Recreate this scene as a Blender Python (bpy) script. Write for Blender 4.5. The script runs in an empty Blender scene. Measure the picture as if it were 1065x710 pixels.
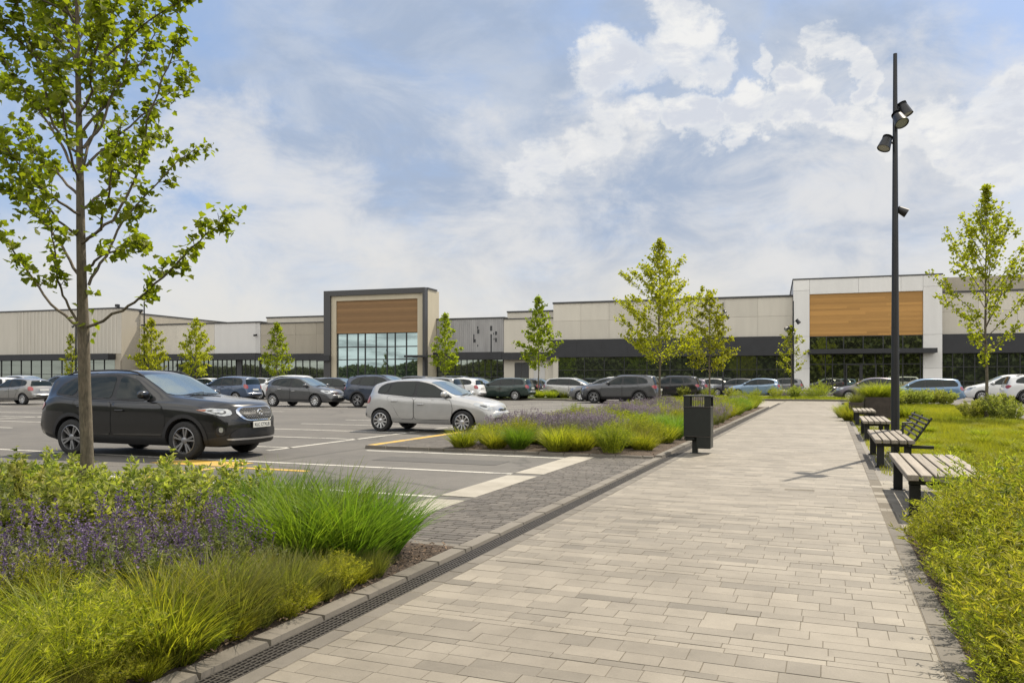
import bpy, bmesh, math, random
import numpy as np
from mathutils import Vector, Matrix
from mathutils.bvhtree import BVHTree
from mathutils.geometry import delaunay_2d_cdt
R = math.radians
rnd = random.Random(7)
rng = np.random.default_rng(11)
scene = bpy.context.scene
COL = scene.collection

# ------------------------------------------------------------------ camera frame
CAMH = 1.45; FPX = 822.0; HY = 394.0; CX = 532.5
AZ = R(21.85)
FW = (-math.sin(AZ), math.cos(AZ)); RT = (math.cos(AZ), math.sin(AZ))
def at(px, d):                       # ground position of photo column px at depth d
    l = (px - CX) / FPX * d
    return (FW[0]*d + RT[0]*l, FW[1]*d + RT[1]*l)
def gp(px, py):                      # ground point seen at photo pixel
    return at(px, CAMH*FPX/(py-HY))
def hz(py, d):                       # height seen at photo row py at depth d
    return CAMH + (HY-py)/FPX*d

# ------------------------------------------------------------------ object helpers
def link(o): COL.objects.link(o); return o
def tag(o, label=None, cat=None, group=None, kind=None):
    if label: o['label'] = label
    if cat: o['category'] = cat
    if group: o['group'] = group
    if kind: o['kind'] = kind
    return o
def empty(name, loc=(0,0,0), rz=0.0):
    o = bpy.data.objects.new(name, None); link(o)
    o.location = loc; o.rotation_euler = (0,0,rz); o.empty_display_size = .2
    return o
def copy_tree(o, parent=None):
    c = o.copy(); link(c)
    if parent: c.parent = parent
    for ch in list(o.children): copy_tree(ch, c)
    return c

class MB:
    """collects polygons for one mesh"""
    def __init__(s): s.v=[]; s.f=[]; s.m=[]; s.t=[]
    def add(s, V, F, mi=0, tint=0.5):
        b=len(s.v); s.v.extend([tuple(p) for p in V])
        for f in F: s.f.append(tuple(b+i for i in f)); s.m.append(mi); s.t.append(tint)
    def box(s, x0,x1,y0,y1,z0,z1, mi=0, tint=0.5, bev=0.0):
        if x0>x1: x0,x1=x1,x0
        if y0>y1: y0,y1=y1,y0
        if z0>z1: z0,z1=z1,z0
        if bev>0:
            b=min(bev,(x1-x0)*.45,(y1-y0)*.45,(z1-z0)*.45)
            bm=bmesh.new(); bmesh.ops.create_cube(bm,size=1)
            for v in bm.verts:
                v.co=Vector((x0+(v.co.x+.5)*(x1-x0),y0+(v.co.y+.5)*(y1-y0),z0+(v.co.z+.5)*(z1-z0)))
            bmesh.ops.bevel(bm,geom=bm.edges[:],offset=b,segments=1,affect='EDGES')
            bm.verts.ensure_lookup_table()
            s.add([v.co[:] for v in bm.verts],[[v.index for v in f.verts] for f in bm.faces],mi,tint); bm.free(); return
        V=[(x0,y0,z0),(x1,y0,z0),(x1,y1,z0),(x0,y1,z0),(x0,y0,z1),(x1,y0,z1),(x1,y1,z1),(x0,y1,z1)]
        s.add(V,[(0,3,2,1),(4,5,6,7),(0,1,5,4),(1,2,6,5),(2,3,7,6),(3,0,4,7)],mi,tint)
    def obox(s, c, ax, ay, az, mi=0, tint=.5):   # oriented box: centre, three half vectors
        c=Vector(c); ax=Vector(ax); ay=Vector(ay); az=Vector(az); V=[]
        for sz in(-1,1):
            for sx,sy in((-1,-1),(1,-1),(1,1),(-1,1)): V.append(c+ax*sx+ay*sy+az*sz)
        s.add(V,[(0,3,2,1),(4,5,6,7),(0,1,5,4),(1,2,6,5),(2,3,7,6),(3,0,4,7)],mi,tint)
    def tube(s, pts, rad, n=8, mi=0, tint=.5, cap=True):
        pts=[Vector(p) for p in pts]
        if not isinstance(rad,(list,tuple)): rad=[rad]*len(pts)
        V=[]; F=[]; u=None
        for i,p in enumerate(pts):
            a=pts[max(i-1,0)]; b=pts[min(i+1,len(pts)-1)]; d=(b-a)
            if d.length<1e-9: d=Vector((0,0,1))
            d.normalize()
            if u is None:
                u=d.orthogonal().normalized()
            else:
                u=(u-d*u.dot(d)); u = u.normalized() if u.length>1e-6 else d.orthogonal().normalized()
            w=d.cross(u)
            for k in range(n):
                a2=2*math.pi*k/n; V.append(p+(u*math.cos(a2)+w*math.sin(a2))*rad[i])
        for i in range(len(pts)-1):
            for k in range(n):
                k2=(k+1)%n; F.append((i*n+k,i*n+k2,(i+1)*n+k2,(i+1)*n+k))
        if cap:
            F.append(tuple(range(n-1,-1,-1))); F.append(tuple(range((len(pts)-1)*n,len(pts)*n)))
        s.add(V,F,mi,tint)
    def lathe(s, prof, n=24, M=None, mi=0, tint=.5):   # prof: (r,z) list about local z
        V=[];F=[]
        for r,z in prof:
            for k in range(n):
                a=2*math.pi*k/n; p=Vector((r*math.cos(a),r*math.sin(a),z)); V.append(M@p if M else p)
        for i in range(len(prof)-1):
            for k in range(n):
                k2=(k+1)%n; F.append((i*n+k,i*n+k2,(i+1)*n+k2,(i+1)*n+k))
        s.add(V,F,mi,tint)
    def build(s, name, mats, parent=None, smooth=None):
        me=bpy.data.meshes.new(name); me.from_pydata(s.v,[],s.f)
        return finish(me,name,mats,parent,s.m,s.t,smooth)
def finish(me,name,mats,parent=None,mi=None,tint=None,smooth=None):
    if not isinstance(mats,(list,tuple)): mats=[mats]
    for m in mats: me.materials.append(m)
    n=len(me.polygons)
    if mi is not None and len(mats)>1: me.polygons.foreach_set('material_index',np.array(mi,dtype=np.int32))
    if tint is not None:
        a=me.attributes.new('tint','FLOAT','FACE'); a.data.foreach_set('value',np.array(tint,dtype=np.float32))
    if smooth is not None:
        me.polygons.foreach_set('use_smooth',np.ones(n,dtype=bool))
        if smooth<179: me.set_sharp_from_angle(angle=R(smooth))
    else: me.polygons.foreach_set('use_smooth',np.zeros(n,dtype=bool))
    me.update()
    o=bpy.data.objects.new(name,me); link(o)
    if parent: o.parent=parent
    return o
def npmesh(name, V, F, mats, parent=None, mi=None, tint=None, smooth=False):
    """V (n,3), F (m,k) arrays -> object"""
    me=bpy.data.meshes.new(name); V=np.asarray(V,dtype=np.float32); F=np.asarray(F,dtype=np.int32)
    m,k=F.shape
    me.vertices.add(len(V)); me.vertices.foreach_set('co',V.ravel())
    me.loops.add(m*k); me.loops.foreach_set('vertex_index',F.ravel())
    me.polygons.add(m); me.polygons.foreach_set('loop_start',np.arange(0,m*k,k,dtype=np.int32))
    me.update(calc_edges=True)
    return finish(me,name,mats,parent,mi,tint,180 if smooth else None)

# ------------------------------------------------------------------ material helpers
def newmat(name):
    m=bpy.data.materials.new(name); m.use_nodes=True; nt=m.node_tree
    b=nt.nodes.get('Principled BSDF'); return m,nt,b
def N(nt,t,**kw):
    n=nt.nodes.new(t)
    for k,v in kw.items():
        if k.startswith('i_'):
            key=k[2:]; n.inputs[int(key) if key.isdigit() else key.replace('_',' ')].default_value=v
        else: setattr(n,k,v)
    return n
def ramp(nt,fac,stops):
    r=nt.nodes.new('ShaderNodeValToRGB'); e=r.color_ramp.elements
    while len(e)<len(stops): e.new(.5)
    for i,(p,c) in enumerate(stops): e[i].position=p; e[i].color=(*c,1) if len(c)==3 else c
    nt.links.new(fac,r.inputs[0]); return r.outputs[0]
def mixc(nt,f,a,b,mode='MIX'):
    m=nt.nodes.new('ShaderNodeMix'); m.data_type='RGBA'; m.blend_type=mode
    for sock,v in((m.inputs[0],f),(m.inputs[6],a),(m.inputs[7],b)):
        if hasattr(v,'links'): nt.links.new(v,sock)
        elif isinstance(v,(int,float)): sock.default_value=v
        else: sock.default_value=(*v,1)
    return m.outputs[2]
def noise(nt,scale,detail=4,rough=.55,vec=None,dist=0.0):
    n=nt.nodes.new('ShaderNodeTexNoise'); n.inputs['Scale'].default_value=scale
    n.inputs['Detail'].default_value=detail; n.inputs['Roughness'].default_value=rough; n.inputs['Distortion'].default_value=dist
    if vec: nt.links.new(vec,n.inputs['Vector'])
    return n.outputs[0]
def objvec(nt,scale=(1,1,1)):
    t=nt.nodes.new('ShaderNodeTexCoord'); m=nt.nodes.new('ShaderNodeMapping'); m.inputs['Scale'].default_value=scale
    nt.links.new(t.outputs['Object'],m.inputs[0]); return m.outputs[0]
def bump(nt,b,h,strength=.3,dist=.01):
    n=nt.nodes.new('ShaderNodeBump'); n.inputs['Strength'].default_value=strength; n.inputs['Distance'].default_value=dist
    nt.links.new(h,n.inputs['Height']); nt.links.new(n.outputs[0],b.inputs['Normal'])
def attr(nt,name='tint'):
    a=nt.nodes.new('ShaderNodeAttribute'); a.attribute_name=name; return a.outputs['Fac']
def plain(name,col,rough=.5,metal=0.0,spec=.5,coat=0.0,nz=0.0,nscale=20):
    m,nt,b=newmat(name); b.inputs['Roughness'].default_value=rough; b.inputs['Metallic'].default_value=metal
    b.inputs['Specular IOR Level'].default_value=spec; b.inputs['Coat Weight'].default_value=coat; b.inputs['Coat Roughness'].default_value=.03
    if nz>0:
        v=objvec(nt); f=noise(nt,nscale,5,.6,v)
        c=ramp(nt,f,[(.25,tuple(x*(1-nz) for x in col)),(.75,tuple(min(1,x*(1+nz)) for x in col))])
        nt.links.new(c,b.inputs['Base Color'])
    else: b.inputs['Base Color'].default_value=(*col,1)
    return m
def leafmat(name,c0,c1,trans=.45,tcol=None,rough=.55):
    """tint runs c0 -> c1 leaf by leaf; light also passes through the blade"""
    m,nt,b=newmat(name); out=nt.nodes['Material Output']
    t=attr(nt); c=ramp(nt,t,[(0,c0),(1,c1)])
    oi=nt.nodes.new('ShaderNodeObjectInfo')
    hs=nt.nodes.new('ShaderNodeHueSaturation'); nt.links.new(c,hs.inputs['Color'])
    mr=N(nt,'ShaderNodeMapRange'); mr.inputs[3].default_value=.85; mr.inputs[4].default_value=1.28
    nt.links.new(oi.outputs['Random'],mr.inputs[0]); nt.links.new(mr.outputs[0],hs.inputs['Value'])
    wnz=nt.nodes.new('ShaderNodeTexWhiteNoise'); wnz.noise_dimensions='1D'; nt.links.new(oi.outputs['Random'],wnz.inputs['W'])
    mh=N(nt,'ShaderNodeMapRange'); mh.inputs[3].default_value=.476; mh.inputs[4].default_value=.514; nt.links.new(wnz.outputs['Value'],mh.inputs[0]); nt.links.new(mh.outputs[0],hs.inputs['Hue'])
    nt.links.new(hs.outputs[0],b.inputs['Base Color']); b.inputs['Roughness'].default_value=rough; b.inputs['Specular IOR Level'].default_value=.35
    tr=nt.nodes.new('ShaderNodeBsdfTranslucent')
    tc=mixc(nt,1.0,hs.outputs[0],tcol or (1.22,1.36,.48),'MULTIPLY'); nt.links.new(tc,tr.inputs[0])
    mx=nt.nodes.new('ShaderNodeMixShader'); mx.inputs[0].default_value=trans
    nt.links.new(b.outputs[0],mx.inputs[1]); nt.links.new(tr.outputs[0],mx.inputs[2]); nt.links.new(mx.outputs[0],out.inputs[0])
    return m

# ------------------------------------------------------------------ materials
M={}
def mk_ground():
    m,nt,b=newmat('asphalt'); v=objvec(nt)
    f=noise(nt,140,3,.7,v); g=noise(nt,.35,5,.6,v); h=noise(nt,3.0,5,.65,v)
    c=ramp(nt,f,[(.3,(.070,.065,.058)),(.7,(.122,.114,.103))])
    c2=ramp(nt,g,[(.35,(.80,.80,.80)),(.65,(1.10,1.09,1.07))]); c=mixc(nt,1,c,c2,'MULTIPLY')
    c3=ramp(nt,h,[(.30,(.86,.86,.86)),(.6,(1.03,1.03,1.03))]); c=mixc(nt,1,c,c3,'MULTIPLY')
    # tar-sealed cracks and darker oil drips
    cv=nt.nodes.new('ShaderNodeTexVoronoi'); cv.feature='DISTANCE_TO_EDGE'; cv.inputs['Scale'].default_value=.16
    cw=noise(nt,.9,5,.6,v); cm=nt.nodes.new('ShaderNodeVectorMath'); cm.operation='ADD'; nt.links.new(v,cm.inputs[0]); nt.links.new(cw,cm.inputs[1]); nt.links.new(cm.outputs[0],cv.inputs['Vector'])
    ck=ramp(nt,cv.outputs['Distance'],[(.004,(.55,.55,.55)),(.010,(1,1,1))]); c=mixc(nt,.75,c,ck,'MULTIPLY')
    vo=nt.nodes.new('ShaderNodeTexVoronoi'); vo.inputs['Scale'].default_value=.42; nt.links.new(v,vo.inputs['Vector'])
    st=ramp(nt,vo.outputs['Distance'],[(.04,(.62,.62,.62)),(.16,(1,1,1))]); c=mixc(nt,.8,c,st,'MULTIPLY')
    nt.links.new(c,b.inputs['Base Color']); b.inputs['Roughness'].default_value=.85; bump(nt,b,f,.35,.006); M['asphalt']=m
    M['tar']=plain('tar_patch',(.062,.058,.053),.85,nz=.3,nscale=70)
    # pavers
    def paver(name,lo,hi,rough=.8,bs=.25):
        m,nt,b=newmat(name); v=objvec(nt); t=attr(nt); c=ramp(nt,t,[(0,lo),(1,hi)])
        f=noise(nt,90,4,.7,v); g=noise(nt,2.2,5,.6,v); k=noise(nt,14,4,.6,v)
        a=ramp(nt,f,[(.25,(.86,.86,.86)),(.75,(1.10,1.10,1.10))]); c=mixc(nt,1,c,a,'MULTIPLY')
        a=ramp(nt,g,[(.3,(.86,.855,.84)),(.7,(1.07,1.07,1.07))]); c=mixc(nt,1,c,a,'MULTIPLY')
        a=ramp(nt,k,[(.22,(.80,.79,.77)),(.45,(1,1,1))]); c=mixc(nt,.6,c,a,'MULTIPLY')
        # broad dirt, dark drips and gum spots
        w0=noise(nt,.55,6,.62,v); a=ramp(nt,w0,[(.32,(.84,.83,.81)),(.55,(1,1,1)),(.72,(1.05,1.05,1.05))]); c=mixc(nt,1,c,a,'MULTIPLY')
        vo=nt.nodes.new('ShaderNodeTexVoronoi'); vo.inputs['Scale'].default_value=2.1; nt.links.new(v,vo.inputs['Vector'])
        a=ramp(nt,vo.outputs['Distance'],[(.022,(.62,.61,.60)),(.036,(1,1,1))]); c=mixc(nt,.8,c,a,'MULTIPLY')
        nt.links.new(c,b.inputs['Base Color']); b.inputs['Roughness'].default_value=rough; bump(nt,b,f,bs,.004); M[name]=m
    paver('paver',(.112,.098,.076),(.226,.199,.157),.62)
    paver('edge_paver',(.085,.075,.061),(.135,.120,.099))
    paver('sett',(.048,.042,.036),(.105,.093,.080),.8,.6)
    paver('kerbstone',(.090,.079,.064),(.155,.138,.114))
    paver('pale_band',(.26,.24,.20),(.33,.305,.26))
    paver('pad_paver',(.175,.157,.128),(.25,.225,.183))
    M['joint']=plain('joint_sand',(.120,.104,.080),.95,nz=.35,nscale=60)
    # painted markings, worn
    def paint(name,col):
        m,nt,b=newmat(name); v=objvec(nt); f=noise(nt,35,6,.75,v); g=noise(nt,1.6,4,.6,v)
        a=nt.nodes.new('ShaderNodeMath'); a.operation='ADD'; nt.links.new(f,a.inputs[0]); nt.links.new(g,a.inputs[1])
        k=ramp(nt,a.outputs[0],[(.82,(0,0,0)),(.98,(1,1,1))])
        c=mixc(nt,k,(.19,.18,.165),col); nt.links.new(c,b.inputs['Base Color']); b.inputs['Roughness'].default_value=.7; M[name]=m
    paint('white_paint',(.46,.44,.39)); paint('yellow_paint',(.44,.27,.035))
    # soil / mulch
    m,nt,b=newmat('soil'); v=objvec(nt); f=noise(nt,45,6,.75,v); g=noise(nt,4,4,.6,v)
    c=ramp(nt,f,[(.3,(.028,.020,.014)),(.55,(.085,.060,.042)),(.8,(.17,.125,.09))]); nt.links.new(c,b.inputs['Base Color'])
    b.inputs['Roughness'].default_value=1; bump(nt,b,f,.9,.03); M['soil']=m
    m,nt,b=newmat('bark_chip'); c=ramp(nt,attr(nt),[(0,(.035,.024,.016)),(1,(.17,.115,.075))]); nt.links.new(c,b.inputs['Base Color']); b.inputs['Roughness'].default_value=.95; M['chip']=m
    m,nt,b=newmat('gravel'); v=objvec(nt); f=noise(nt,110,4,.75,v)
    c=ramp(nt,f,[(.3,(.09,.082,.072)),(.7,(.27,.25,.22))]); nt.links.new(c,b.inputs['Base Color']); b.inputs['Roughness'].default_value=.9; bump(nt,b,f,.8,.01); M['gravel']=m
    m,nt,b=newmat('turf'); v=objvec(nt); f=noise(nt,1.2,5,.6,v); g=noise(nt,60,3,.6,v)
    c=ramp(nt,f,[(.3,(.060,.085,.014)),(.7,(.105,.130,.022))]); c=mixc(nt,.6,c,ramp(nt,g,[(.3,(.6,.6,.6)),(.7,(1.2,1.2,1.2))]),'MULTIPLY'); nt.links.new(c,b.inputs['Base Color']); b.inputs['Roughness'].default_value=1; bump(nt,b,g,.8,.03); M['turf']=m
mk_ground()
M['bush_leaf']=leafmat('bush_leaf',(.075,.100,.010),(.37,.365,.052),.52)
M['pale_leaf']=leafmat('pale_leaf',(.100,.130,.022),(.37,.365,.11),.50)
M['grass_green']=leafmat('grass_green',(.060,.115,.012),(.17,.25,.032),.45)
M['grass_yellow']=leafmat('grass_yellow',(.060,.092,.010),(.38,.375,.045),.54)
M['grass_olive']=leafmat('grass_olive',(.085,.100,.022),(.24,.225,.06),.42)
M['lawn']=leafmat('lawn_blade',(.125,.145,.012),(.31,.305,.030),.5)
M['sage_leaf']=leafmat('sage_leaf',(.080,.095,.030),(.21,.22,.085),.35)
M['sage_flower']=leafmat('sage_flower',(.055,.036,.090),(.165,.115,.195),.25,(1.1,1.0,1.25))
M['lav_flower']=leafmat('lavender_flower',(.105,.085,.115),(.25,.205,.235),.25,(1.1,1.0,1.1))
M['maple_leaf']=leafmat('maple_leaf',(.120,.160,.011),(.26,.295,.026),.64)
M['lime_leaf']=leafmat('lime_leaf',(.150,.185,.010),(.34,.355,.030),.62)
M['wood_leaf']=leafmat('woodland_leaf',(.040,.056,.014),(.115,.13,.030),.35)
def bark():
    m,nt,b=newmat('bark'); v=objvec(nt,(1,1,.25)); f=noise(nt,60,6,.7,v); g=noise(nt,9,4,.6,objvec(nt))
    c=ramp(nt,f,[(.3,(.062,.050,.036)),(.7,(.165,.138,.100))]); c=mixc(nt,.7,c,ramp(nt,g,[(.35,(.7,.72,.66)),(.65,(1.15,1.12,1.05))]),'MULTIPLY')
    nt.links.new(c,b.inputs['Base Color']); b.inputs['Roughness'].default_value=.95; bump(nt,b,f,.7,.01); M['bark']=m
bark()
M['black_steel']=plain('black_steel',(.009,.0095,.0105),.42,0,.5,nz=.25,nscale=8)
M['bin_green']=plain('bin_green_steel',(.010,.0125,.0105),.42,0,.5,nz=.25,nscale=9)
M['dark_iron']=plain('dark_iron',(.050,.044,.038),.6,.3,nz=.4,nscale=40)
M['lens']=plain('lamp_lens',(.30,.30,.27),.15,0,.6)
M['planter']=plain('planter_corten',(.048,.036,.030),.75,nz=.35,nscale=6)
M['rock']=plain('rock',(.13,.115,.098),.9,nz=.4,nscale=5)
def wood(name,lo,hi,axis,sc=30):
    m,nt,b=newmat(name); s=[sc,sc,sc]; s[axis]=1.2; v=objvec(nt,tuple(s)); f=noise(nt,1.0,6,.65,v)
    c=ramp(nt,f,[(.3,lo),(.7,hi)]); t=attr(nt); c=mixc(nt,1,c,ramp(nt,t,[(0,(.78,.78,.78)),(1,(1.14,1.14,1.14))]),'MULTIPLY')
    nt.links.new(c,b.inputs['Base Color']); b.inputs['Roughness'].default_value=.75; bump(nt,b,f,.3,.004); M[name]=m
wood('bench_wood',(.135,.115,.09),(.27,.235,.19),1,45)
wood('orange_wood',(.40,.212,.058),(.44,.238,.068),0,9)
wood('brown_wood',(.205,.118,.050),(.235,.137,.060),0,9)
# facade
def facade(name,col,st=.07):
    m,nt,b=newmat(name); v=objvec(nt,(1,1,.18)); f=noise(nt,1.3,6,.65,v); g=noise(nt,30,3,.6,objvec(nt)); t=attr(nt)
    c=ramp(nt,f,[(.3,tuple(x*(1-st) for x in col)),(.7,tuple(x*(1+st*.5) for x in col))])
    c=mixc(nt,1,c,ramp(nt,t,[(0,(.90,.90,.90)),(1,(1.06,1.06,1.06))]),'MULTIPLY')
    c=mixc(nt,.5,c,ramp(nt,g,[(.3,(.93,.93,.93)),(.7,(1.05,1.05,1.05))]),'MULTIPLY')
    nt.links.new(c,b.inputs['Base Color']); b.inputs['Roughness'].default_value=.8; M[name]=m
facade('beige_panel',(.55,.515,.44)); facade('white_panel',(.71,.70,.67),.06); facade('ribbed_beige',(.50,.47,.405)); facade('grey_panel',(.54,.53,.51),.05)
facade('cream_panel',(.48,.43,.32)); facade('grey_metal',(.36,.355,.35),.22); facade('taupe_panel',(.36,.325,.26))
M['fascia']=plain('fascia_charcoal',(.017,.018,.021),.55,nz=.2,nscale=1.5)
M['coping']=plain('coping_dark',(.045,.045,.045),.5)
M['frame']=plain('window_frame_dark',(.016,.017,.018),.45)
M['door_dark']=plain('door_dark',(.03,.032,.034),.5,nz=.2,nscale=2)
def glass(name,refl,base,rough=.015,fac=.62):
    m,nt,b=newmat(name); out=nt.nodes['Material Output']
    v=objvec(nt); f=noise(nt,.45,3,.5,v)
    b.inputs['Base Color'].default_value=(*base,1); b.inputs['Roughness'].default_value=.08
    g=nt.nodes.new('ShaderNodeBsdfGlossy'); g.inputs['Roughness'].default_value=rough; g.inputs['Color'].default_value=(*refl,1)
    bp=nt.nodes.new('ShaderNodeBump'); bp.inputs['Strength'].default_value=.02; bp.inputs['Distance'].default_value=.05; nt.links.new(f,bp.inputs['Height']); nt.links.new(bp.outputs[0],g.inputs['Normal'])
    mx=nt.nodes.new('ShaderNodeMixShader'); mx.inputs[0].default_value=fac
    nt.links.new(b.outputs[0],mx.inputs[1]); nt.links.new(g.outputs[0],mx.inputs[2]); nt.links.new(mx.outputs[0],out.inputs[0]); M[name]=m
glass('shop_glass',(.55,.64,.58),(.018,.021,.018),fac=.27); glass('tower_glass',(.38,.50,.52),(.03,.045,.045)); glass('green_glass',(.50,.55,.46),(.016,.018,.013),fac=.46)
# cars
def carpaint(name,col,metal=.0,coat=.9):
    m,nt,b=newmat(name); v=objvec(nt); g=noise(nt,3,4,.6,v)
    c=ramp(nt,g,[(.3,tuple(x*.93 for x in col)),(.7,tuple(min(1,x*1.04) for x in col))]); nt.links.new(c,b.inputs['Base Color'])
    b.inputs['Metallic'].default_value=metal; b.inputs['Roughness'].default_value=.28; b.inputs['Coat Weight'].default_value=(.8 if max(col)<.02 else .9); b.inputs['Coat Roughness'].default_value=.04; b.inputs['Specular IOR Level'].default_value=(.3 if max(col)<.02 else .5); M[name]=m; return m
for nme,c,me in (('paint_black',(.0065,.0068,.0075),.0),('paint_silver',(.44,.435,.42),.35),('paint_grey',(.155,.155,.155),.4),('paint_midgrey',(.24,.235,.225),.4),
    ('paint_darkgrey',(.070,.072,.076),.3),('paint_blue',(.050,.078,.135),.3),('paint_navy',(.030,.042,.070),.3),('paint_green',(.020,.040,.034),.3),
    ('paint_teal',(.05,.085,.095),.3),('paint_lightblue',(.20,.29,.40),.35),('paint_white',(.66,.66,.65),.0),('paint_estateblue',(.13,.22,.34),.35),('paint_mauve',(.11,.095,.125),.3)):
    carpaint(nme,c,me)
M['car_glass']=plain('car_glass',(.008,.014,.014),.03,0,.32)
glass('screen_glass',(.80,.92,.90),(.04,.05,.048),fac=.46)
M['black_plastic']=plain('black_plastic',(.014,.014,.015),.55)
M['seam']=plain('seam_black',(.006,.006,.006),.8)
M['tyre']=plain('tyre_rubber',(.016,.016,.016),.8,nz=.3,nscale=20)
M['alloy_dark']=plain('alloy_dark',(.26,.26,.265),.35,.8)
M['alloy']=plain('alloy',(.58,.58,.58),.28,.85)
M['rim_dark']=plain('rim_dark',(.02,.02,.021),.5,.4)
M['chrome']=plain('chrome',(.70,.70,.70),.12,1)
M['headlamp']=plain('headlamp_glass',(.42,.44,.45),.08,.35,.8,coat=1)
M['lamp_dark']=plain('headlamp_inner',(.11,.113,.118),.2,.2)
M['amber']=plain('amber_lens',(.45,.13,.03),.15,0,.6,coat=1)
M['tail_red']=plain('tail_lamp_red',(.28,.018,.018),.15,0,.6,coat=1)
M['plate_white']=plain('plate_white',(.55,.55,.52),.4)
M['plate_ink']=plain('plate_ink',(.03,.03,.03),.6)
# ================================================================== CARS
def pchip(xs,ys):
    xs=np.array(xs,float); ys=np.array(ys,float); h=np.diff(xs); d=np.diff(ys)/h; n=len(xs); m=np.zeros(n)
    for i in range(1,n-1):
        if d[i-1]*d[i]>0:
            w1=2*h[i]+h[i-1]; w2=h[i]+2*h[i-1]; m[i]=(w1+w2)/(w1/d[i-1]+w2/d[i])
    m[0]=d[0]; m[-1]=d[-1]
    def f(x):
        x=np.clip(x,xs[0],xs[-1]); i=np.clip(np.searchsorted(xs,x)-1,0,n-2); t=(x-xs[i])/h[i]
        return ((1+2*t)*(1-t)**2*ys[i]+t*(1-t)**2*h[i]*m[i]+t*t*(3-2*t)*ys[i+1]+t*t*(t-1)*h[i]*m[i+1])
    return f
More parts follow.
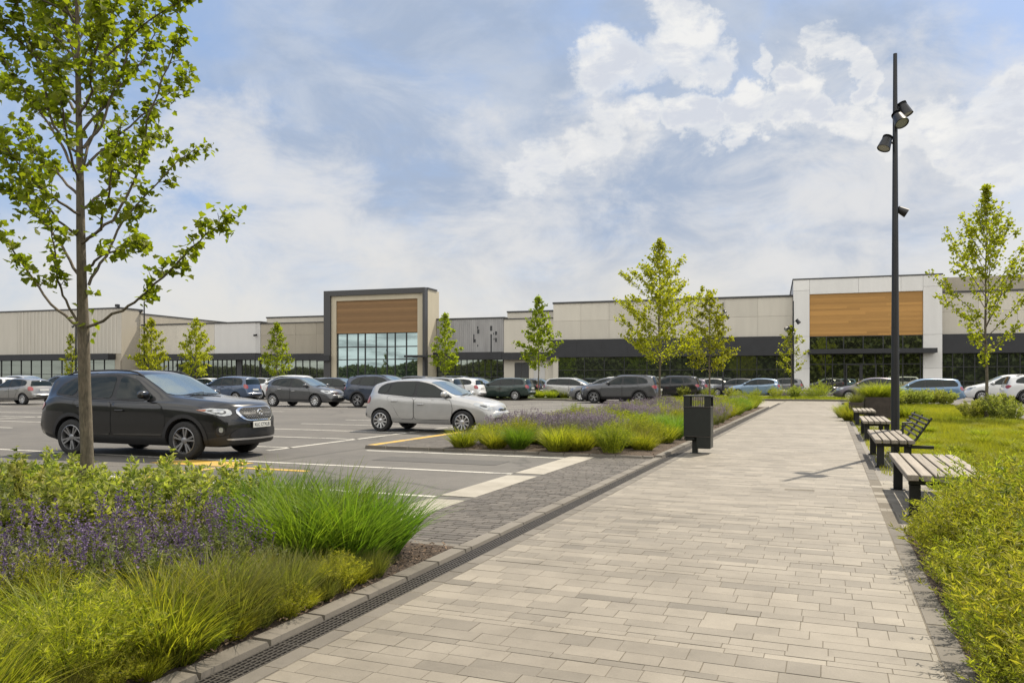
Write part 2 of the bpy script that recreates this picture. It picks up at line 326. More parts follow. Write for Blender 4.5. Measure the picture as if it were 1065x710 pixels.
# s runs from the front bumper (0) to the tail (L); z above ground
CARS={
 'suv':dict(L=4.50,W=.915,fo=.90,wb=2.62,rw=.345,clad=True,
  top=[(0,.85),(.05,.97),(.20,1.03),(.7,1.085),(1.12,1.125),(1.22,1.14),(1.6,1.34),(2.05,1.555),(2.3,1.605),(2.8,1.625),(3.4,1.61),(3.95,1.575),(4.22,1.53),(4.34,1.32),(4.44,1.09),(4.5,.86)],
  belt=[(0,.74),(.2,.90),(.7,.985),(1.2,1.02),(2.2,1.045),(3.2,1.075),(3.9,1.12),(4.25,1.06),(4.42,.95),(4.5,.72)],
  wid=[(0,.70),(.12,.815),(.35,.88),(.8,.905),(1.6,.915),(3.2,.915),(4.0,.90),(4.3,.865),(4.5,.80)],
  rail=[(0,.50),(.2,.62),(.9,.73),(1.22,.76),(1.7,.70),(2.1,.635),(2.8,.625),(3.6,.615),(4.15,.59),(4.32,.66),(4.5,.62)],
  cowl=1.20,roof0=2.10,hatch=(4.20,4.45),
  win=[[(1.62,1.09),(1.80,1.21),(2.14,1.43),(2.38,1.485),(2.52,1.49),(2.50,1.085)],[(2.60,1.09),(2.62,1.495),(3.30,1.475),(3.42,1.12),(3.40,1.11)],[(3.50,1.135),(3.40,1.465),(3.62,1.445),(3.90,1.31),(3.98,1.18)]],
  doors=[[(1.36,.42),(1.30,.75),(1.42,1.04),(2.53,1.07),(2.53,.42)],[(2.56,.42),(2.56,1.07),(3.44,1.10),(3.48,.95),(3.30,.80),(3.15,.60),(3.02,.42)]]),
 'hatch':dict(L=4.0,W=.85,fo=.84,wb=2.50,rw=.305,clad=False,
  top=[(0,.60),(.05,.72),(.18,.81),(.55,.90),(.92,.965),(1.0,.985),(1.4,1.20),(1.85,1.40),(2.15,1.455),(2.6,1.47),(3.15,1.435),(3.58,1.365),(3.72,1.30),(3.84,1.04),(3.94,.86),(4.0,.60)],
  belt=[(0,.54),(.2,.72),(.6,.83),(1.0,.90),(2.0,.94),(3.0,.98),(3.5,1.03),(3.75,1.0),(3.9,.84),(4.0,.54)],
  wid=[(0,.60),(.12,.71),(.35,.79),(.8,.835),(1.6,.85),(3.0,.85),(3.6,.81),(3.85,.74),(4.0,.64)],
  rail=[(0,.46),(.2,.58),(.7,.68),(1.0,.71),(1.5,.65),(1.9,.585),(2.6,.575),(3.2,.56),(3.6,.54),(3.8,.60),(4.0,.5)],
  cowl=.99,roof0=1.88,hatch=(3.62,3.86),
  win=[[(1.22,.965),(1.42,1.09),(1.80,1.28),(2.02,1.335),(2.24,1.355),(2.24,.985)],[(2.32,.99),(2.32,1.36),(2.95,1.345),(3.06,1.29),(3.12,1.05),(3.05,1.02)],[(3.17,1.06),(3.10,1.32),(3.26,1.30),(3.44,1.20),(3.46,1.10),(3.36,1.07)]],
  doors=[[(1.20,.36),(1.12,.62),(1.18,.93),(2.27,.97),(2.27,.36)],[(2.30,.36),(2.30,.97),(3.12,1.02),(3.10,.86),(2.92,.70),(2.80,.50),(2.72,.36)]]),
 'estate':dict(L=4.55,W=.89,fo=.88,wb=2.70,rw=.32,clad=False,
  top=[(0,.62),(.05,.74),(.2,.84),(.7,.94),(1.1,1.0),(1.2,1.02),(1.6,1.22),(2.05,1.41),(2.4,1.475),(3.0,1.50),(3.7,1.48),(4.15,1.43),(4.27,1.36),(4.40,1.08),(4.49,.88),(4.55,.60)],
  belt=[(0,.56),(.2,.75),(.7,.86),(1.2,.93),(2.2,.96),(3.2,.99),(4.0,1.02),(4.3,1.0),(4.47,.85),(4.55,.56)],
  wid=[(0,.62),(.12,.74),(.35,.82),(.8,.87),(1.6,.89),(3.4,.885),(4.1,.84),(4.4,.77),(4.55,.67)],
  rail=[(0,.48),(.2,.6),(.9,.72),(1.2,.74),(1.7,.68),(2.1,.61),(3.0,.60),(3.8,.585),(4.2,.57),(4.4,.63),(4.55,.5)],
  cowl=1.19,roof0=2.08,hatch=(4.2,4.41),
  win=[[(1.50,.99),(1.70,1.10),(2.05,1.29),(2.28,1.355),(2.48,1.375),(2.48,1.00)],[(2.56,1.005),(2.56,1.38),(3.30,1.385),(3.40,1.03)],[(3.48,1.04),(3.40,1.38),(3.95,1.345),(4.14,1.14),(4.12,1.06)]],
  doors=[[(1.32,.38),(1.25,.65),(1.34,.96),(2.50,.99),(2.50,.38)],[(2.53,.38),(2.53,.99),(3.42,1.02),(3.42,.86),(3.26,.72),(3.12,.52),(3.02,.38)]]),
 'mpv':dict(L=4.35,W=.895,fo=.85,wb=2.66,rw=.32,clad=False,
  top=[(0,.64),(.05,.78),(.2,.89),(.6,1.0),(.88,1.07),(.96,1.09),(1.4,1.32),(1.9,1.54),(2.2,1.60),(2.8,1.63),(3.5,1.61),(4.0,1.56),(4.1,1.49),(4.22,1.15),(4.30,.92),(4.35,.62)],
  belt=[(0,.58),(.2,.78),(.6,.91),(1.0,.98),(2.2,1.02),(3.2,1.04),(3.9,1.07),(4.13,1.04),(4.28,.88),(4.35,.58)],
  wid=[(0,.63),(.12,.75),(.35,.83),(.8,.88),(1.6,.895),(3.4,.89),(3.95,.855),(4.2,.79),(4.35,.70)],
  rail=[(0,.48),(.2,.6),(.7,.72),(1.0,.75),(1.5,.69),(2.0,.63),(2.8,.62),(3.6,.61),(4.0,.60),(4.2,.66),(4.35,.55)],
  cowl=.95,roof0=1.92,hatch=(4.03,4.24),
  win=[[(1.30,1.04),(1.52,1.17),(1.92,1.42),(2.12,1.47),(2.34,1.49),(2.34,1.05)],[(2.42,1.055),(2.42,1.50),(3.14,1.49),(3.22,1.08)],[(3.30,1.09),(3.24,1.49),(3.72,1.46),(3.90,1.32),(3.92,1.12)]],
  doors=[[(1.22,.38),(1.14,.66),(1.22,1.01),(2.37,1.04),(2.37,.38)],[(2.40,.38),(2.40,1.04),(3.24,1.07),(3.24,.9),(3.10,.74),(2.98,.52),(2.88,.38)]]),
}
def car_body(P):
    L=P['L']; top=pchip(*zip(*P['top'])); belt=pchip(*zip(*P['belt'])); wid=pchip(*zip(*P['wid'])); rail=pchip(*zip(*P['rail']))
    bot=pchip([0,.25,.9,L-.9,L-.3,L],[.26,.22,.22,.24,.30,.38])
    bow=pchip([0,.4,P['cowl'],P['roof0'],P['roof0']+.6,L-.9,L-.35,L],[.20,.17,.16,.10,.02,-.02,-.09,-.12])
    xf=P['fo']+P['wb']/2
    ss=np.concatenate([np.array([0,.02,.05,.09,.14,.2,.27]),np.linspace(.36,L-.36,46),L-np.array([.3,.24,.18,.12,.07,.03,0])])
    def section(s):
        W=float(wid(s)); t=float(top(s)); b=float(bot(s)); be=min(float(belt(s)),t-.04); wr=min(float(rail(s)),W-.05)
        cab=max(0,min(1,(t-be-.10)/.3))
        zr=t-.022-.040*cab
        wbelt=W-.030
        pts=[(0,b),(.70*W,b),(.90*W,b+.02),(.965*W,b+.10),(.985*W,b+.17),(1.0*W,b+(be-b)*.50),(.995*W,be-.13),(W-.012,be-.055),(wbelt-.004,be),(wbelt-.03,be+.012+.0*cab)]
        # greenhouse / bonnet
        a=pts[-1]
        pts+= [(a[0]+(wr-a[0])*.33,a[1]+(zr-a[1])*.36),(a[0]+(wr-a[0])*.70,a[1]+(zr-a[1])*.74),(wr,zr),(wr-.05,zr+.020),(.62*wr,t-.012),(.3*wr,t-.003),(0,t)]
        return pts
    rings=[]
    def ring(s,sc=1.0,dx=0.0):
        p=section(s); zc=(p[0][1]+p[-1][1])*.5
        out=[]
        for y,z in p:
            yy=y*sc; zz=zc+(z-zc)*sc
            out.append((yy,zz,xf-s-float(bow(s))*(yy/.85)**2+dx))
        return out
    caps=[(.10,.085),(.45,.075),(.75,.055),(.90,.032),(.97,.012)]
    for sc,dx in caps: rings.append(ring(0,sc,dx))
    for s in ss: rings.append(ring(float(s)))
    for sc,dx in reversed(caps): rings.append(ring(L,sc,-dx))
    V=[];F=[];n=len(rings[0]); full=2*(n-1)
    for r in rings:
        for y,z,x in r: V.append((x,y,z))
        for y,z,x in reversed(r[1:-1]): V.append((x,-y,z))
    for i in range(len(rings)-1):
        for k in range(full):
            k2=(k+1)%full; F.append((i*full+k,(i+1)*full+k,(i+1)*full+k2,i*full+k2))
    F.append(tuple(range(full))); F.append(tuple(range(len(rings)*full-1,(len(rings)-1)*full-1,-1)))
    me=bpy.data.meshes.new('body'); me.from_pydata(V,[],F); me.update()
    bm=bmesh.new(); bm.from_mesh(me); bmesh.ops.recalc_face_normals(bm,faces=bm.faces[:]); bm.to_mesh(me); bm.free()
    # wheel arches cut out
    mb=MB(); ar=P['rw']+.055
    for ax in (P['wb']/2,-P['wb']/2):
        for sd in (-1,1):
            Mx=Matrix.Translation((ax,sd*.82,P['rw']))@Matrix.Rotation(R(90),4,'X')
            V=[];n=40
            for z in(-.30,.30):
                for k in range(n):
                    a=2*math.pi*k/n; V.append(Mx@Vector((ar*math.cos(a),ar*math.sin(a),z)))
            mb.add(V,[(k,(k+1)%n,n+(k+1)%n,n+k) for k in range(n)]+[tuple(range(n-1,-1,-1)),tuple(range(n,2*n))],1)
    cut=mb.build('arch_cutter',[M['paint_black'],M['black_plastic']])
    bm=bmesh.new(); bm.from_mesh(cut.data); bmesh.ops.recalc_face_normals(bm,faces=bm.faces[:]); bm.to_mesh(cut.data); bm.free()
    me.materials.append(M['paint_black']); me.materials.append(M['black_plastic'])
    bo=bpy.data.objects.new('body',me); link(bo)
    # lower faces dark
    lim=.40 if P['clad'] else .27
    for p in me.polygons:
        if p.center.z<lim and (P['clad'] or p.normal.z<-.3): p.material_index=1
    md=bo.modifiers.new('arch','BOOLEAN'); md.operation='DIFFERENCE'; md.solver='EXACT'; md.object=cut
    dg=bpy.context.evaluated_depsgraph_get(); ev=bo.evaluated_get(dg)
    out=bpy.data.meshes.new_from_object(ev); 
    bpy.data.objects.remove(bo); bpy.data.objects.remove(cut)
    out.name='body'
    out.polygons.foreach_set('use_smooth',np.ones(len(out.polygons),dtype=bool)); out.set_sharp_from_angle(angle=R(38))
    bv=BVHTree.FromPolygons([v.co[:] for v in out.vertices],[p.vertices[:] for p in out.polygons])
    return out,bv,xf,dict(top=top,belt=belt,wid=wid,rail=rail)
def inside(p,poly):
    x,y=p; c=False; j=len(poly)-1
    for i in range(len(poly)):
        xi,yi=poly[i]; xj,yj=poly[j]
        if (yi>y)!=(yj>y) and x<(xj-xi)*(y-yi)/(yj-yi)+xi: c=not c
        j=i
    return c
def smooth_poly(pts,r=2):
    """round the corners of a polygon, at most 5 cm back from each corner"""
    lim=.05
    for _ in range(r):
        o=[]
        for i in range(len(pts)):
            a=pts[i]; b=pts[(i+1)%len(pts)]
            d=math.sqrt(sum((a[k]-b[k])**2 for k in range(len(a)))); q=min(.25,lim/max(d,1e-6))
            o.append(tuple(a[k]*(1-q)+b[k]*q for k in range(len(a)))); o.append(tuple(a[k]*q+b[k]*(1-q) for k in range(len(a))))
        pts=o; lim*=.4
    return pts
def panel(bv,pts3,vd,off,grid=.06,rnd_=1,flip=False):
    """lay a patch with the outline pts3, seen along vd, on the body; returns V,F"""
    vd=Vector(vd).normalized(); u=vd.cross(Vector((0,0,1))); 
    if u.length<.1: u=vd.cross(Vector((0,1,0)))
    u.normalize(); w=u.cross(vd).normalized()
    if rnd_: pts3=smooth_poly([tuple(p) for p in pts3],rnd_)
    P2=[(Vector(p).dot(u),Vector(p).dot(w)) for p in pts3]
    depth=sum((Vector(p).dot(vd) for p in pts3))/len(pts3)
    poly=[]
    for i in range(len(P2)):
        a=P2[i]; b=P2[(i+1)%len(P2)]; d=math.hypot(b[0]-a[0],b[1]-a[1]); k=max(1,int(d/grid))
        for j in range(k): poly.append((a[0]+(b[0]-a[0])*j/k,a[1]+(b[1]-a[1])*j/k))
    n=len(poly); xs=[p[0] for p in poly]; ys=[p[1] for p in poly]; pts=[Vector(p) for p in poly]
    x=min(xs)+grid*.5
    while x<max(xs):
        y=min(ys)+grid*.5
        while y<max(ys):
            if inside((x,y),poly) and min((x-q[0])**2+(y-q[1])**2 for q in poly)>(grid*.45)**2: pts.append(Vector((x,y)))
            y+=grid
        x+=grid
    vo,eo,fo,_,_,_=delaunay_2d_cdt(pts,[(i,(i+1)%n) for i in range(n)],[list(range(n))],1,1e-5)
    V=[]
    for p in vo:
        o=u*p[0]+w*p[1]+vd*(depth-1.2)
        h=bv.ray_cast(o,vd,2.4)
        if h[0] is None or h[1].dot(vd)>-.05:
            q=u*p[0]+w*p[1]+vd*depth; h2=bv.find_nearest(q)
            V.append(h2[0]+h2[1]*off)
        else: V.append(h[0]+h[1]*off)
    F=[]
    for f in fo:
        nn=(V[f[1]]-V[f[0]]).cross(V[f[2]]-V[f[0]])
        F.append(tuple(f) if nn.dot(vd)<0 else tuple(reversed(f)))
    return V,F
def wheel_parts(P,kind):
    r=P['rw']; rr=r*.70
    ty=MB(); ty.lathe([(rr*.96,-.09),(rr,-.105),(r*.90,-.110),(r*.97,-.095),(r,-.07),(r,.07),(r*.97,.095),(r*.90,.110),(rr,.105),(rr*.96,.09)],36)
    rim=MB(); rim.lathe([(rr*.99,.103),(rr*.94,.107),(rr*.90,.085),(rr*.88,.02)],36,mi=0)
    rim.lathe([(rr*.90,.015),(.0,.015)],30,mi=1)
    rim.lathe([(.062,.03),(.060,.088),(.045,.094),(0,.094)],16,mi=0)
    n=10 if kind!='suv' else 5
    for k in range(n):
        a0=2*math.pi*k/n
        for da in ((-.17,.17) if kind=='suv' else (0,)):
            a=a0+da; c=Vector((math.cos(a),math.sin(a),0)); t=Vector((-math.sin(a),math.cos(a),0))
            h=.0145 if kind=='suv' else .019
            a1=c*.045; a2=c*rr*.93
            V=[]
            for pt,hw,z in((a1,h,.086),(a2,h*1.25,.098)):
                V+= [pt-t*hw+Vector((0,0,z)),pt+t*hw+Vector((0,0,z)),pt-t*hw+Vector((0,0,z-.04)),pt+t*hw+Vector((0,0,z-.04))]
            rim.add(V,[(0,1,5,4),(2,6,7,3),(0,4,6,2),(1,3,7,5)],0)
    return ty,rim
def make_car(kind,paint,label,plate='front',hero=False):
    P=CARS[kind]; me,bv,xf,K=car_body(P)
    root=empty('parked_car'); tag(root,label,'car')
    body=bpy.data.objects.new('body',me); link(body); body.parent=root
    me.materials[0]=M[paint]
    P2=lambda s,y,z:(xf-s,y,z)
    def put(name,mat,patches,parent=root,sm=60):
        mb=MB()
        for V,F in patches: mb.add(V,F)
        return mb.build(name,mat,parent,sm)
    g=.05 if hero else .09
    for sd in (1,-1):
        vd=(0,-sd,0)
        allw=[p for w in P['win'] for p in w]
        # dark surround behind the side glass
        lo=[]; 
        f0=P['win'][0]; r0=P['win'][-1]
        s0=f0[0]; 
        trim=[(f0[0][0]-.08,f0[0][1]-.028)]+[(a-.004,b+.012) for a,b in f0[1:4]]+[(f0[4][0],f0[4][1]+.03)]
        for w in P['win'][1:-1]: trim+=[(w[1][0],w[1][1]+.035),(w[2][0],w[2][1]+.035)]
        tr=sorted([q for q in r0],key=lambda q:q[0]); 
        trim+=[(r0[1][0],r0[1][1]+.035)]+[(a+.03,b+.03) for a,b in r0[2:4]]+[(a+.03,b-.03) for a,b in r0[4:]]+[(r0[0][0],r0[0][1]-.035),(P['win'][1][0][0],P['win'][1][0][1]-.035)]
        ct=put('window_surround',M['black_plastic'],[panel(bv,[P2(a,sd*.7,b) for a,b in trim],vd,.003,g,1)])
        for w in P['win']:
            put('side_window',M['car_glass'],[panel(bv,[P2(a,sd*.7,b) for a,b in w],vd,.008,g,1)])
        for di,dr in enumerate(P['doors']):
            zt_=max(b for a,b in dr); dr=[(a,b-.045 if b>zt_-.06 else b) for a,b in dr]
            cx=sum(a for a,b in dr)/len(dr); cz=sum(b for a,b in dr)/len(dr)
            big=[(a+(.010 if a>cx else -.010),b+(.006 if b>cz else -.010)) for a,b in dr]
            d=put('door',M[paint],[panel(bv,[P2(a,sd*.9,b) for a,b in dr],vd,.0065,g,1)])
            put('door_seal',M['seam'],[panel(bv,[P2(a,sd*.9,b) for a,b in big],vd,.0025,g,1)],d)
            ymax=max(a for a,b in dr); hz_=max(b for a,b in dr)-.155+.03*di
            hs=ymax-.20 if di==0 else max(a for a,b in dr)-.24
            h=bv.ray_cast(Vector(P2(hs,sd*2,hz_)),Vector(vd))
            mb=MB(); yb=h[0].y if h[0] else sd*.85
            mb.box(xf-hs-.10,xf-hs+.10,yb+sd*.028,yb+sd*.046,hz_-.014,hz_+.014,bev=.01)
            mb.box(xf-hs-.09,xf-hs-.07,yb,yb+sd*.03,hz_-.01,hz_+.01); mb.box(xf-hs+.07,xf-hs+.09,yb,yb+sd*.03,hz_-.01,hz_+.01)
            mb.build('handle',M[paint] if kind!='hatch' or not hero else M['chrome'],d)
        # mirror
        ms=P['win'][0][0][0]+.12; mz=P['win'][0][0][1]+.075
        h=bv.ray_cast(Vector(P2(ms,sd*2,mz-.08)),Vector(vd)); yb=abs(h[0].y) if h[0] else .8
        mb=MB(); cx=xf-ms
        n=10;V=[];F=[]
        for i in range(n+1):
            th=math.pi*i/n
            for k in range(14):
                a=2*math.pi*k/14
                sx=math.sin(th)*math.cos(a); sz=math.sin(th)*math.sin(a); sy=math.cos(th)
                V.append((cx+.075*math.copysign(abs(sx)**.8,sx),sd*(yb+.13)+.125*math.copysign(abs(sy)**.7,sy)*1.0,mz+.075*math.copysign(abs(sz)**.8,sz)))
        for i in range(n):
            for k in range(14):
                k2=(k+1)%14; F.append((i*14+k,(i+1)*14+k,(i+1)*14+k2,i*14+k2))
        mb.add(V,F); mm=mb.build('wing_mirror',M[paint],root,60)
        mb=MB(); mb.box(cx-.03,cx+.03,sd*(yb-.02),sd*(yb+.09),mz-.10,mz-.045); mb.build('mirror_arm',M['black_plastic'],mm)
        # headlamp
        hl={'suv':[(.10,.58,.80),(.16,.80,.785),(.62,.9,.90),(.42,.85,.925),(.12,.62,.905)],
            'hatch':[(.06,.52,.66),(.20,.7,.63),(.52,.82,.76),(.46,.8,.83),(.14,.58,.76)],
            'estate':[(.06,.52,.68),(.20,.74,.65),(.58,.85,.79),(.48,.82,.85),(.14,.60,.79)],
            'mpv':[(.06,.52,.72),(.20,.74,.69),(.56,.86,.85),(.46,.84,.92),(.14,.60,.84)]}[kind]
        dg=Vector((-.62,-sd*.78,-.08))
        hp=[P2(a,sd*b,c) for a,b,c in hl]
        o=put('headlight',M['headlamp'],[panel(bv,hp,dg,.010,.03 if hero else .06,1)])
        cen=[sum(p[i] for p in hp)/len(hp) for i in range(3)]
        kq=.60 if kind=='suv' else .40
        inner=[tuple(cen[i]+(p[i]-cen[i])*kq for i in range(3)) for p in hp]
        put('headlight_bowl',M['lamp_dark'],[panel(bv,inner,dg,.014,.03 if hero else .06,1)],o)
        if kind=='suv':
            bl=[P2(.44,sd*.86,.905),P2(.63,sd*.9,.895),P2(.46,sd*.86,.87)]
            put('indicator_lens',M['amber'],[panel(bv,bl,dg,.017,.05,0)],o)
            for q in (.33,.22):
                pj=[P2(q+.05,sd*.8,.84),P2(q-.04,sd*.72,.835),P2(q-.04,sd*.72,.885),P2(q+.05,sd*.8,.892)]
                put('projector',M['headlamp'],[panel(bv,pj,dg,.020,.05,2)],o)
            fg=[P2(.12,sd*.74,.45),P2(.26,sd*.82,.44),P2(.26,sd*.82,.60),P2(.14,sd*.75,.60)]
            o=put('fog_light',M['black_plastic'],[panel(bv,fg,dg,.008,.05,1)])
            fg=[P2(.16,sd*.76,.50),P2(.22,sd*.8,.50),P2(.22,sd*.8,.585),P2(.16,sd*.76,.585)]
            put('fog_lens',M['headlamp'],[panel(bv,fg,dg,.014,.05,2)],o)
            # arch cladding
            for ax in (P['wb']/2,-P['wb']/2):
                pr=[]
                r1=P['rw']+.064; r2=P['rw']+.13
                rg=[(ax+r2*math.cos(a),P['rw']+r2*math.sin(a)) for a in np.linspace(R(-8),R(188),22)]+[(ax+r1*math.cos(a),P['rw']+r1*math.sin(a)) for a in np.linspace(R(188),R(-8),22)]
                put('wheel_arch',M['black_plastic'],[panel(bv,[(a,sd*.9,b) for a,b in rg],vd,.012,.04,0)])
            mb=MB(); pts=[]
            for s in np.linspace(2.05,3.95,12):
                y=sd*(float(K['rail'](s))-.035); h=bv.ray_cast(Vector((xf-s,y,3)),Vector((0,0,-1))); zz=h[0].z if h[0] else 1.6
                up=.045*min(1,(s-2.05)/.2,(3.95-s)/.2)
                pts.append((xf-s,y,zz+up-.005))
            mb.tube(pts,.017,8); mb.build('roof_rail',M['black_plastic'],root,60)
            sp=[(1.36,.40),(3.0,.40),(3.0,.33),(1.36,.33)]
        # tail lamp
        L=P['L']
        tl={'suv':[(L-.34,.86,.98),(L-.16,.8,.83),(L-.02,.62,.86),(L-.06,.5,.98),(L-.16,.74,1.05)],
            'hatch':[(L-.30,.8,.98),(L-.26,.8,.78),(L-.05,.66,.76),(L-.09,.60,.90),(L-.18,.66,1.0)],
            'estate':[(L-.28,.83,1.0),(L-.22,.82,.80),(L-.03,.62,.80),(L-.08,.56,.94),(L-.16,.68,1.02)],
            'mpv':[(L-.24,.85,1.12),(L-.18,.84,.88),(L-.03,.66,.86),(L-.06,.6,1.0),(L-.14,.74,1.14)]}[kind]
        o=put('tail_light',M['tail_red'],[panel(bv,[P2(a,sd*b,c) for a,b,c in tl],Vector((.66,-sd*.75,-.05)),.010,.03 if hero else .06,1)])
        # wheels
        for ax in (P['wb']/2,-P['wb']/2):
            w=empty('wheel'); w.parent=root; w.location=(ax,sd*(P['W']-.115),P['rw'])
            ty,rm=wheel_parts(P,kind)
            a=ty.build('tyre',M['tyre'],w,40); b=rm.build('rim',[M['alloy_dark'] if kind=='suv' else M['alloy'],M['rim_dark']],w,40)
            w.rotation_euler=(R(-90*sd),0,0)
            for q in(a,b): q.rotation_euler=(0,0,R(17*(1+sd)+ax*9))
    # glass front and back
    c=P['cowl']; r=P['roof0']; rl=K['rail']
    ws=[(xf-c-.03,0),(xf-c-.16,.78*float(rl(c+.15))),(xf-c-.26,.93*float(rl(c+.25))),(xf-r-.01,.95*float(rl(r))),(xf-r+.07,.5*float(rl(r))),(xf-r+.09,0)]
    ws=ws+[(x,-y) for x,y in reversed(ws[1:-1])]
    ws3=[(x,y,1.3) for x,y in ws]
    put('windscreen',M['screen_glass'],[panel(bv,ws3,(0,0,-1),.006,g,0)])
    mb=MB()
    for yy in (.05,-.45):
        pts=[]
        for q in np.linspace(0,.58,6):
            x=xf-c-.07-.10*q; y=yy+q
            h=bv.ray_cast(Vector((x,y,3)),Vector((0,0,-1)))
            if h[0]: pts.append(h[0]+h[1]*.02)
        if len(pts)>2: mb.tube(pts,.009,5)
    mb.build('wiper',M['black_plastic'],root)
    h0,h1=P['hatch']; wz=float(rl(h0)); zt=float(K['top'](h0))-.05; zb=float(K['top'](h1))+.03
    rw=[(xf-h0,wz-.02,zt),(xf-h1,.66,zb),(xf-h1,-.66,zb),(xf-h0,-wz+.02,zt)]
    put('rear_window',M['car_glass'],[panel(bv,rw,(.95,0,-.3),.006,g,1)])
    # nose
    fr=(-1,0,0)
    if kind=='suv':
        hexa=[(.0,.50,.86),(.0,.40,.935),(.0,-.40,.935),(.0,-.50,.86),(.0,-.42,.74),(.0,-.30,.70),(.0,.30,.70),(.0,.42,.74)]
        G=lambda k,pts:[P2(a,y*k,.82+(z-.82)*k) for a,y,z in pts]
        o=put('grille',M['chrome'],[panel(bv,G(1.07,hexa),fr,.012,.03,1)])
        put('grille_mesh',M['black_plastic'],[panel(bv,G(.94,hexa),fr,.018,.03,1)],o)
        mb=MB()
        hx=G(.90,hexa); hy=[(p[1],p[2]) for p in smooth_poly(hx,1)]
        row=0; z=.69
        while z<.95:
            y=-.5+(.03 if row%2 else 0)
            while y<.5:
                if inside((y,z),hy) and math.hypot(y,(z-.825)*1.0)>.085:
                    h=bv.ray_cast(Vector((5,y,z)),Vector(fr))
                    if h[0]: mb.obox(h[0]+Vector((.024,0,0)),(.004,0,0),(0,.010,.004*(1 if row%2 else -1)),(0,.0,.0055))
                y+=.06
            row+=1; z+=.026
        mb.build('grille_studs',M['alloy'],o)
        h=bv.ray_cast(Vector((5,0,.825)),Vector(fr)); hx0=h[0].x
        mb=MB(); Mx=Matrix.Translation((hx0+.018,0,.825))@Matrix.Rotation(R(90),4,'Y')
        mb.lathe([(.075,.0),(.075,.014),(.066,.020),(.060,.014)],24,Mx)
        mb.lathe([(.060,.010),(0,.010)],24,Mx,mi=1)
        for pts in ([(-.035,.03),(-.04,-.02),(-.02,-.05)],[(-.012,.045),(-.008,.0),(-.022,-.02)],[(.015,.05),(.02,.01),(.035,.0),(.03,-.04)],[(.0,-.02),(.012,-.045)]):
            mb.tube([(hx0+.034,a,.825+b) for a,b in pts],.010,6)
        mb.build('badge',[M['chrome'],M['lamp_dark']],o,40)
        low=[(.0,.62,.50),(.0,.50,.56),(.0,-.50,.56),(.0,-.62,.50),(.0,-.66,.40),(.0,.66,.40)]
        o=put('bumper_intake',M['black_plastic'],[panel(bv,[P2(*q) for q in low],fr,.010,.04,1)])
        lip=[(.0,.70,.385),(.0,-.70,.385),(.0,-.66,.35),(.0,.66,.35)]
        put('bumper_lip',M['alloy'],[panel(bv,[P2(*q) for q in lip],fr,.016,.04,1)],o)
        pz=.615
    else:
        z0=float(K['top'](.02)); 
        gr=[(0,.27,z0+.02),(0,-.27,z0+.02),(0,-.23,z0-.07),(0,.23,z0-.07)]
        o=put('grille',M['chrome'],[panel(bv,[P2(*q) for q in gr],(-1,0,-.25),.008,.03 if hero else .06,1)])
        gi=[(0,y*.86,z0-.025+(z-z0+.025)*.72) for _,y,z in gr]
        o2=put('grille_mesh',M['black_plastic'],[panel(bv,[P2(*q) for q in gi],(-1,0,-.25),.014,.03 if hero else .06,1)],o)
        h=bv.ray_cast(Vector((5,0,z0-.02)),Vector((-1,0,-.0))); 
        if h[0]:
            mb=MB(); Mx=Matrix.Translation((h[0].x+.012,0,z0-.02))@Matrix.Rotation(R(90),4,'Y'); mb.lathe([(.045,.0),(.045,.012),(.036,.016),(0,.016)],16,Mx); mb.build('badge',M['chrome'],o,40)
        low=[(0,.50,.44),(0,-.50,.44),(0,-.58,.33),(0,.58,.33)]
        put('bumper_intake',M['black_plastic'],[panel(bv,[P2(*q) for q in low],fr,.008,.06,1)])
        pz=.50
    h=bv.ray_cast(Vector((5,0,pz)),Vector(fr)); 
    mb=MB(); mb.box(h[0].x+.015,h[0].x+.027,-.26,.26,pz-.055,pz+.055,bev=.004); pl=mb.build('number_plate',M['plate_white'],root)
    if hero:
        cu=bpy.data.curves.new('plate_text','FONT'); cu.body='KLC CTXLB'; cu.size=.085; cu.align_x='CENTER'; cu.align_y='CENTER'; cu.extrude=.001
        to=bpy.data.objects.new('plate_characters',cu); link(to); dg_=bpy.context.evaluated_depsgraph_get(); mt=bpy.data.meshes.new_from_object(to.evaluated_get(dg_)); bpy.data.objects.remove(to)
        mt.materials.clear(); mt.materials.append(M['plate_ink']); to=bpy.data.objects.new('plate_characters',mt); link(to); to.parent=pl
        to.matrix_local=Matrix.Translation((h[0].x+.0285,0,pz))@Matrix(((0,0,1,0),(1,0,0,0),(0,1,0,0),(0,0,0,1)))
    zr=.80 if kind!='suv' else .78
    h=bv.ray_cast(Vector((-5,0,zr)),Vector((1,0,0)))
    mb=MB(); mb.box(h[0].x-.027,h[0].x-.012,-.26,.26,zr-.055,zr+.055,bev=.004); mb.build('number_plate',M['plate_white'],root)
    rb=[(0,.58,.50),(0,-.58,.50),(0,-.60,.36),(0,.60,.36)]
    put('rear_bumper_trim',M['black_plastic'],[panel(bv,[(xf-P['L'],y,z) for _,y,z in rb],(1,0,0),.008,.06,1)])
    if kind!='suv':
        mb=MB(); V,F=panel(bv,[(xf-P['L'],.60,.60),(xf-P['L'],-.60,.60),(xf-P['L'],-.60,.575),(xf-P['L'],.60,.575)],(1,0,0),.010,.08,0); mb.add(V,F); mb.build('bumper_strip',M['alloy'],root)
    for o in [body]+[c for c in root.children if c.type=='MESH' and c.data.materials and c.data.materials[0]==M[paint]]:
        o.material_slots[0].link='OBJECT'; o.material_slots[0].material=M[paint]
        for h_ in o.children:
            if h_.type=='MESH' and h_.material_slots[0].material==M[paint]: h_.material_slots[0].link='OBJECT'; h_.material_slots[0].material=M[paint]
    return root
def repaint(o,mat):
    for c in o.children:
        if c.type=='MESH' and c.material_slots[0].link=='OBJECT': c.material_slots[0].material=mat
        repaint(c,mat)
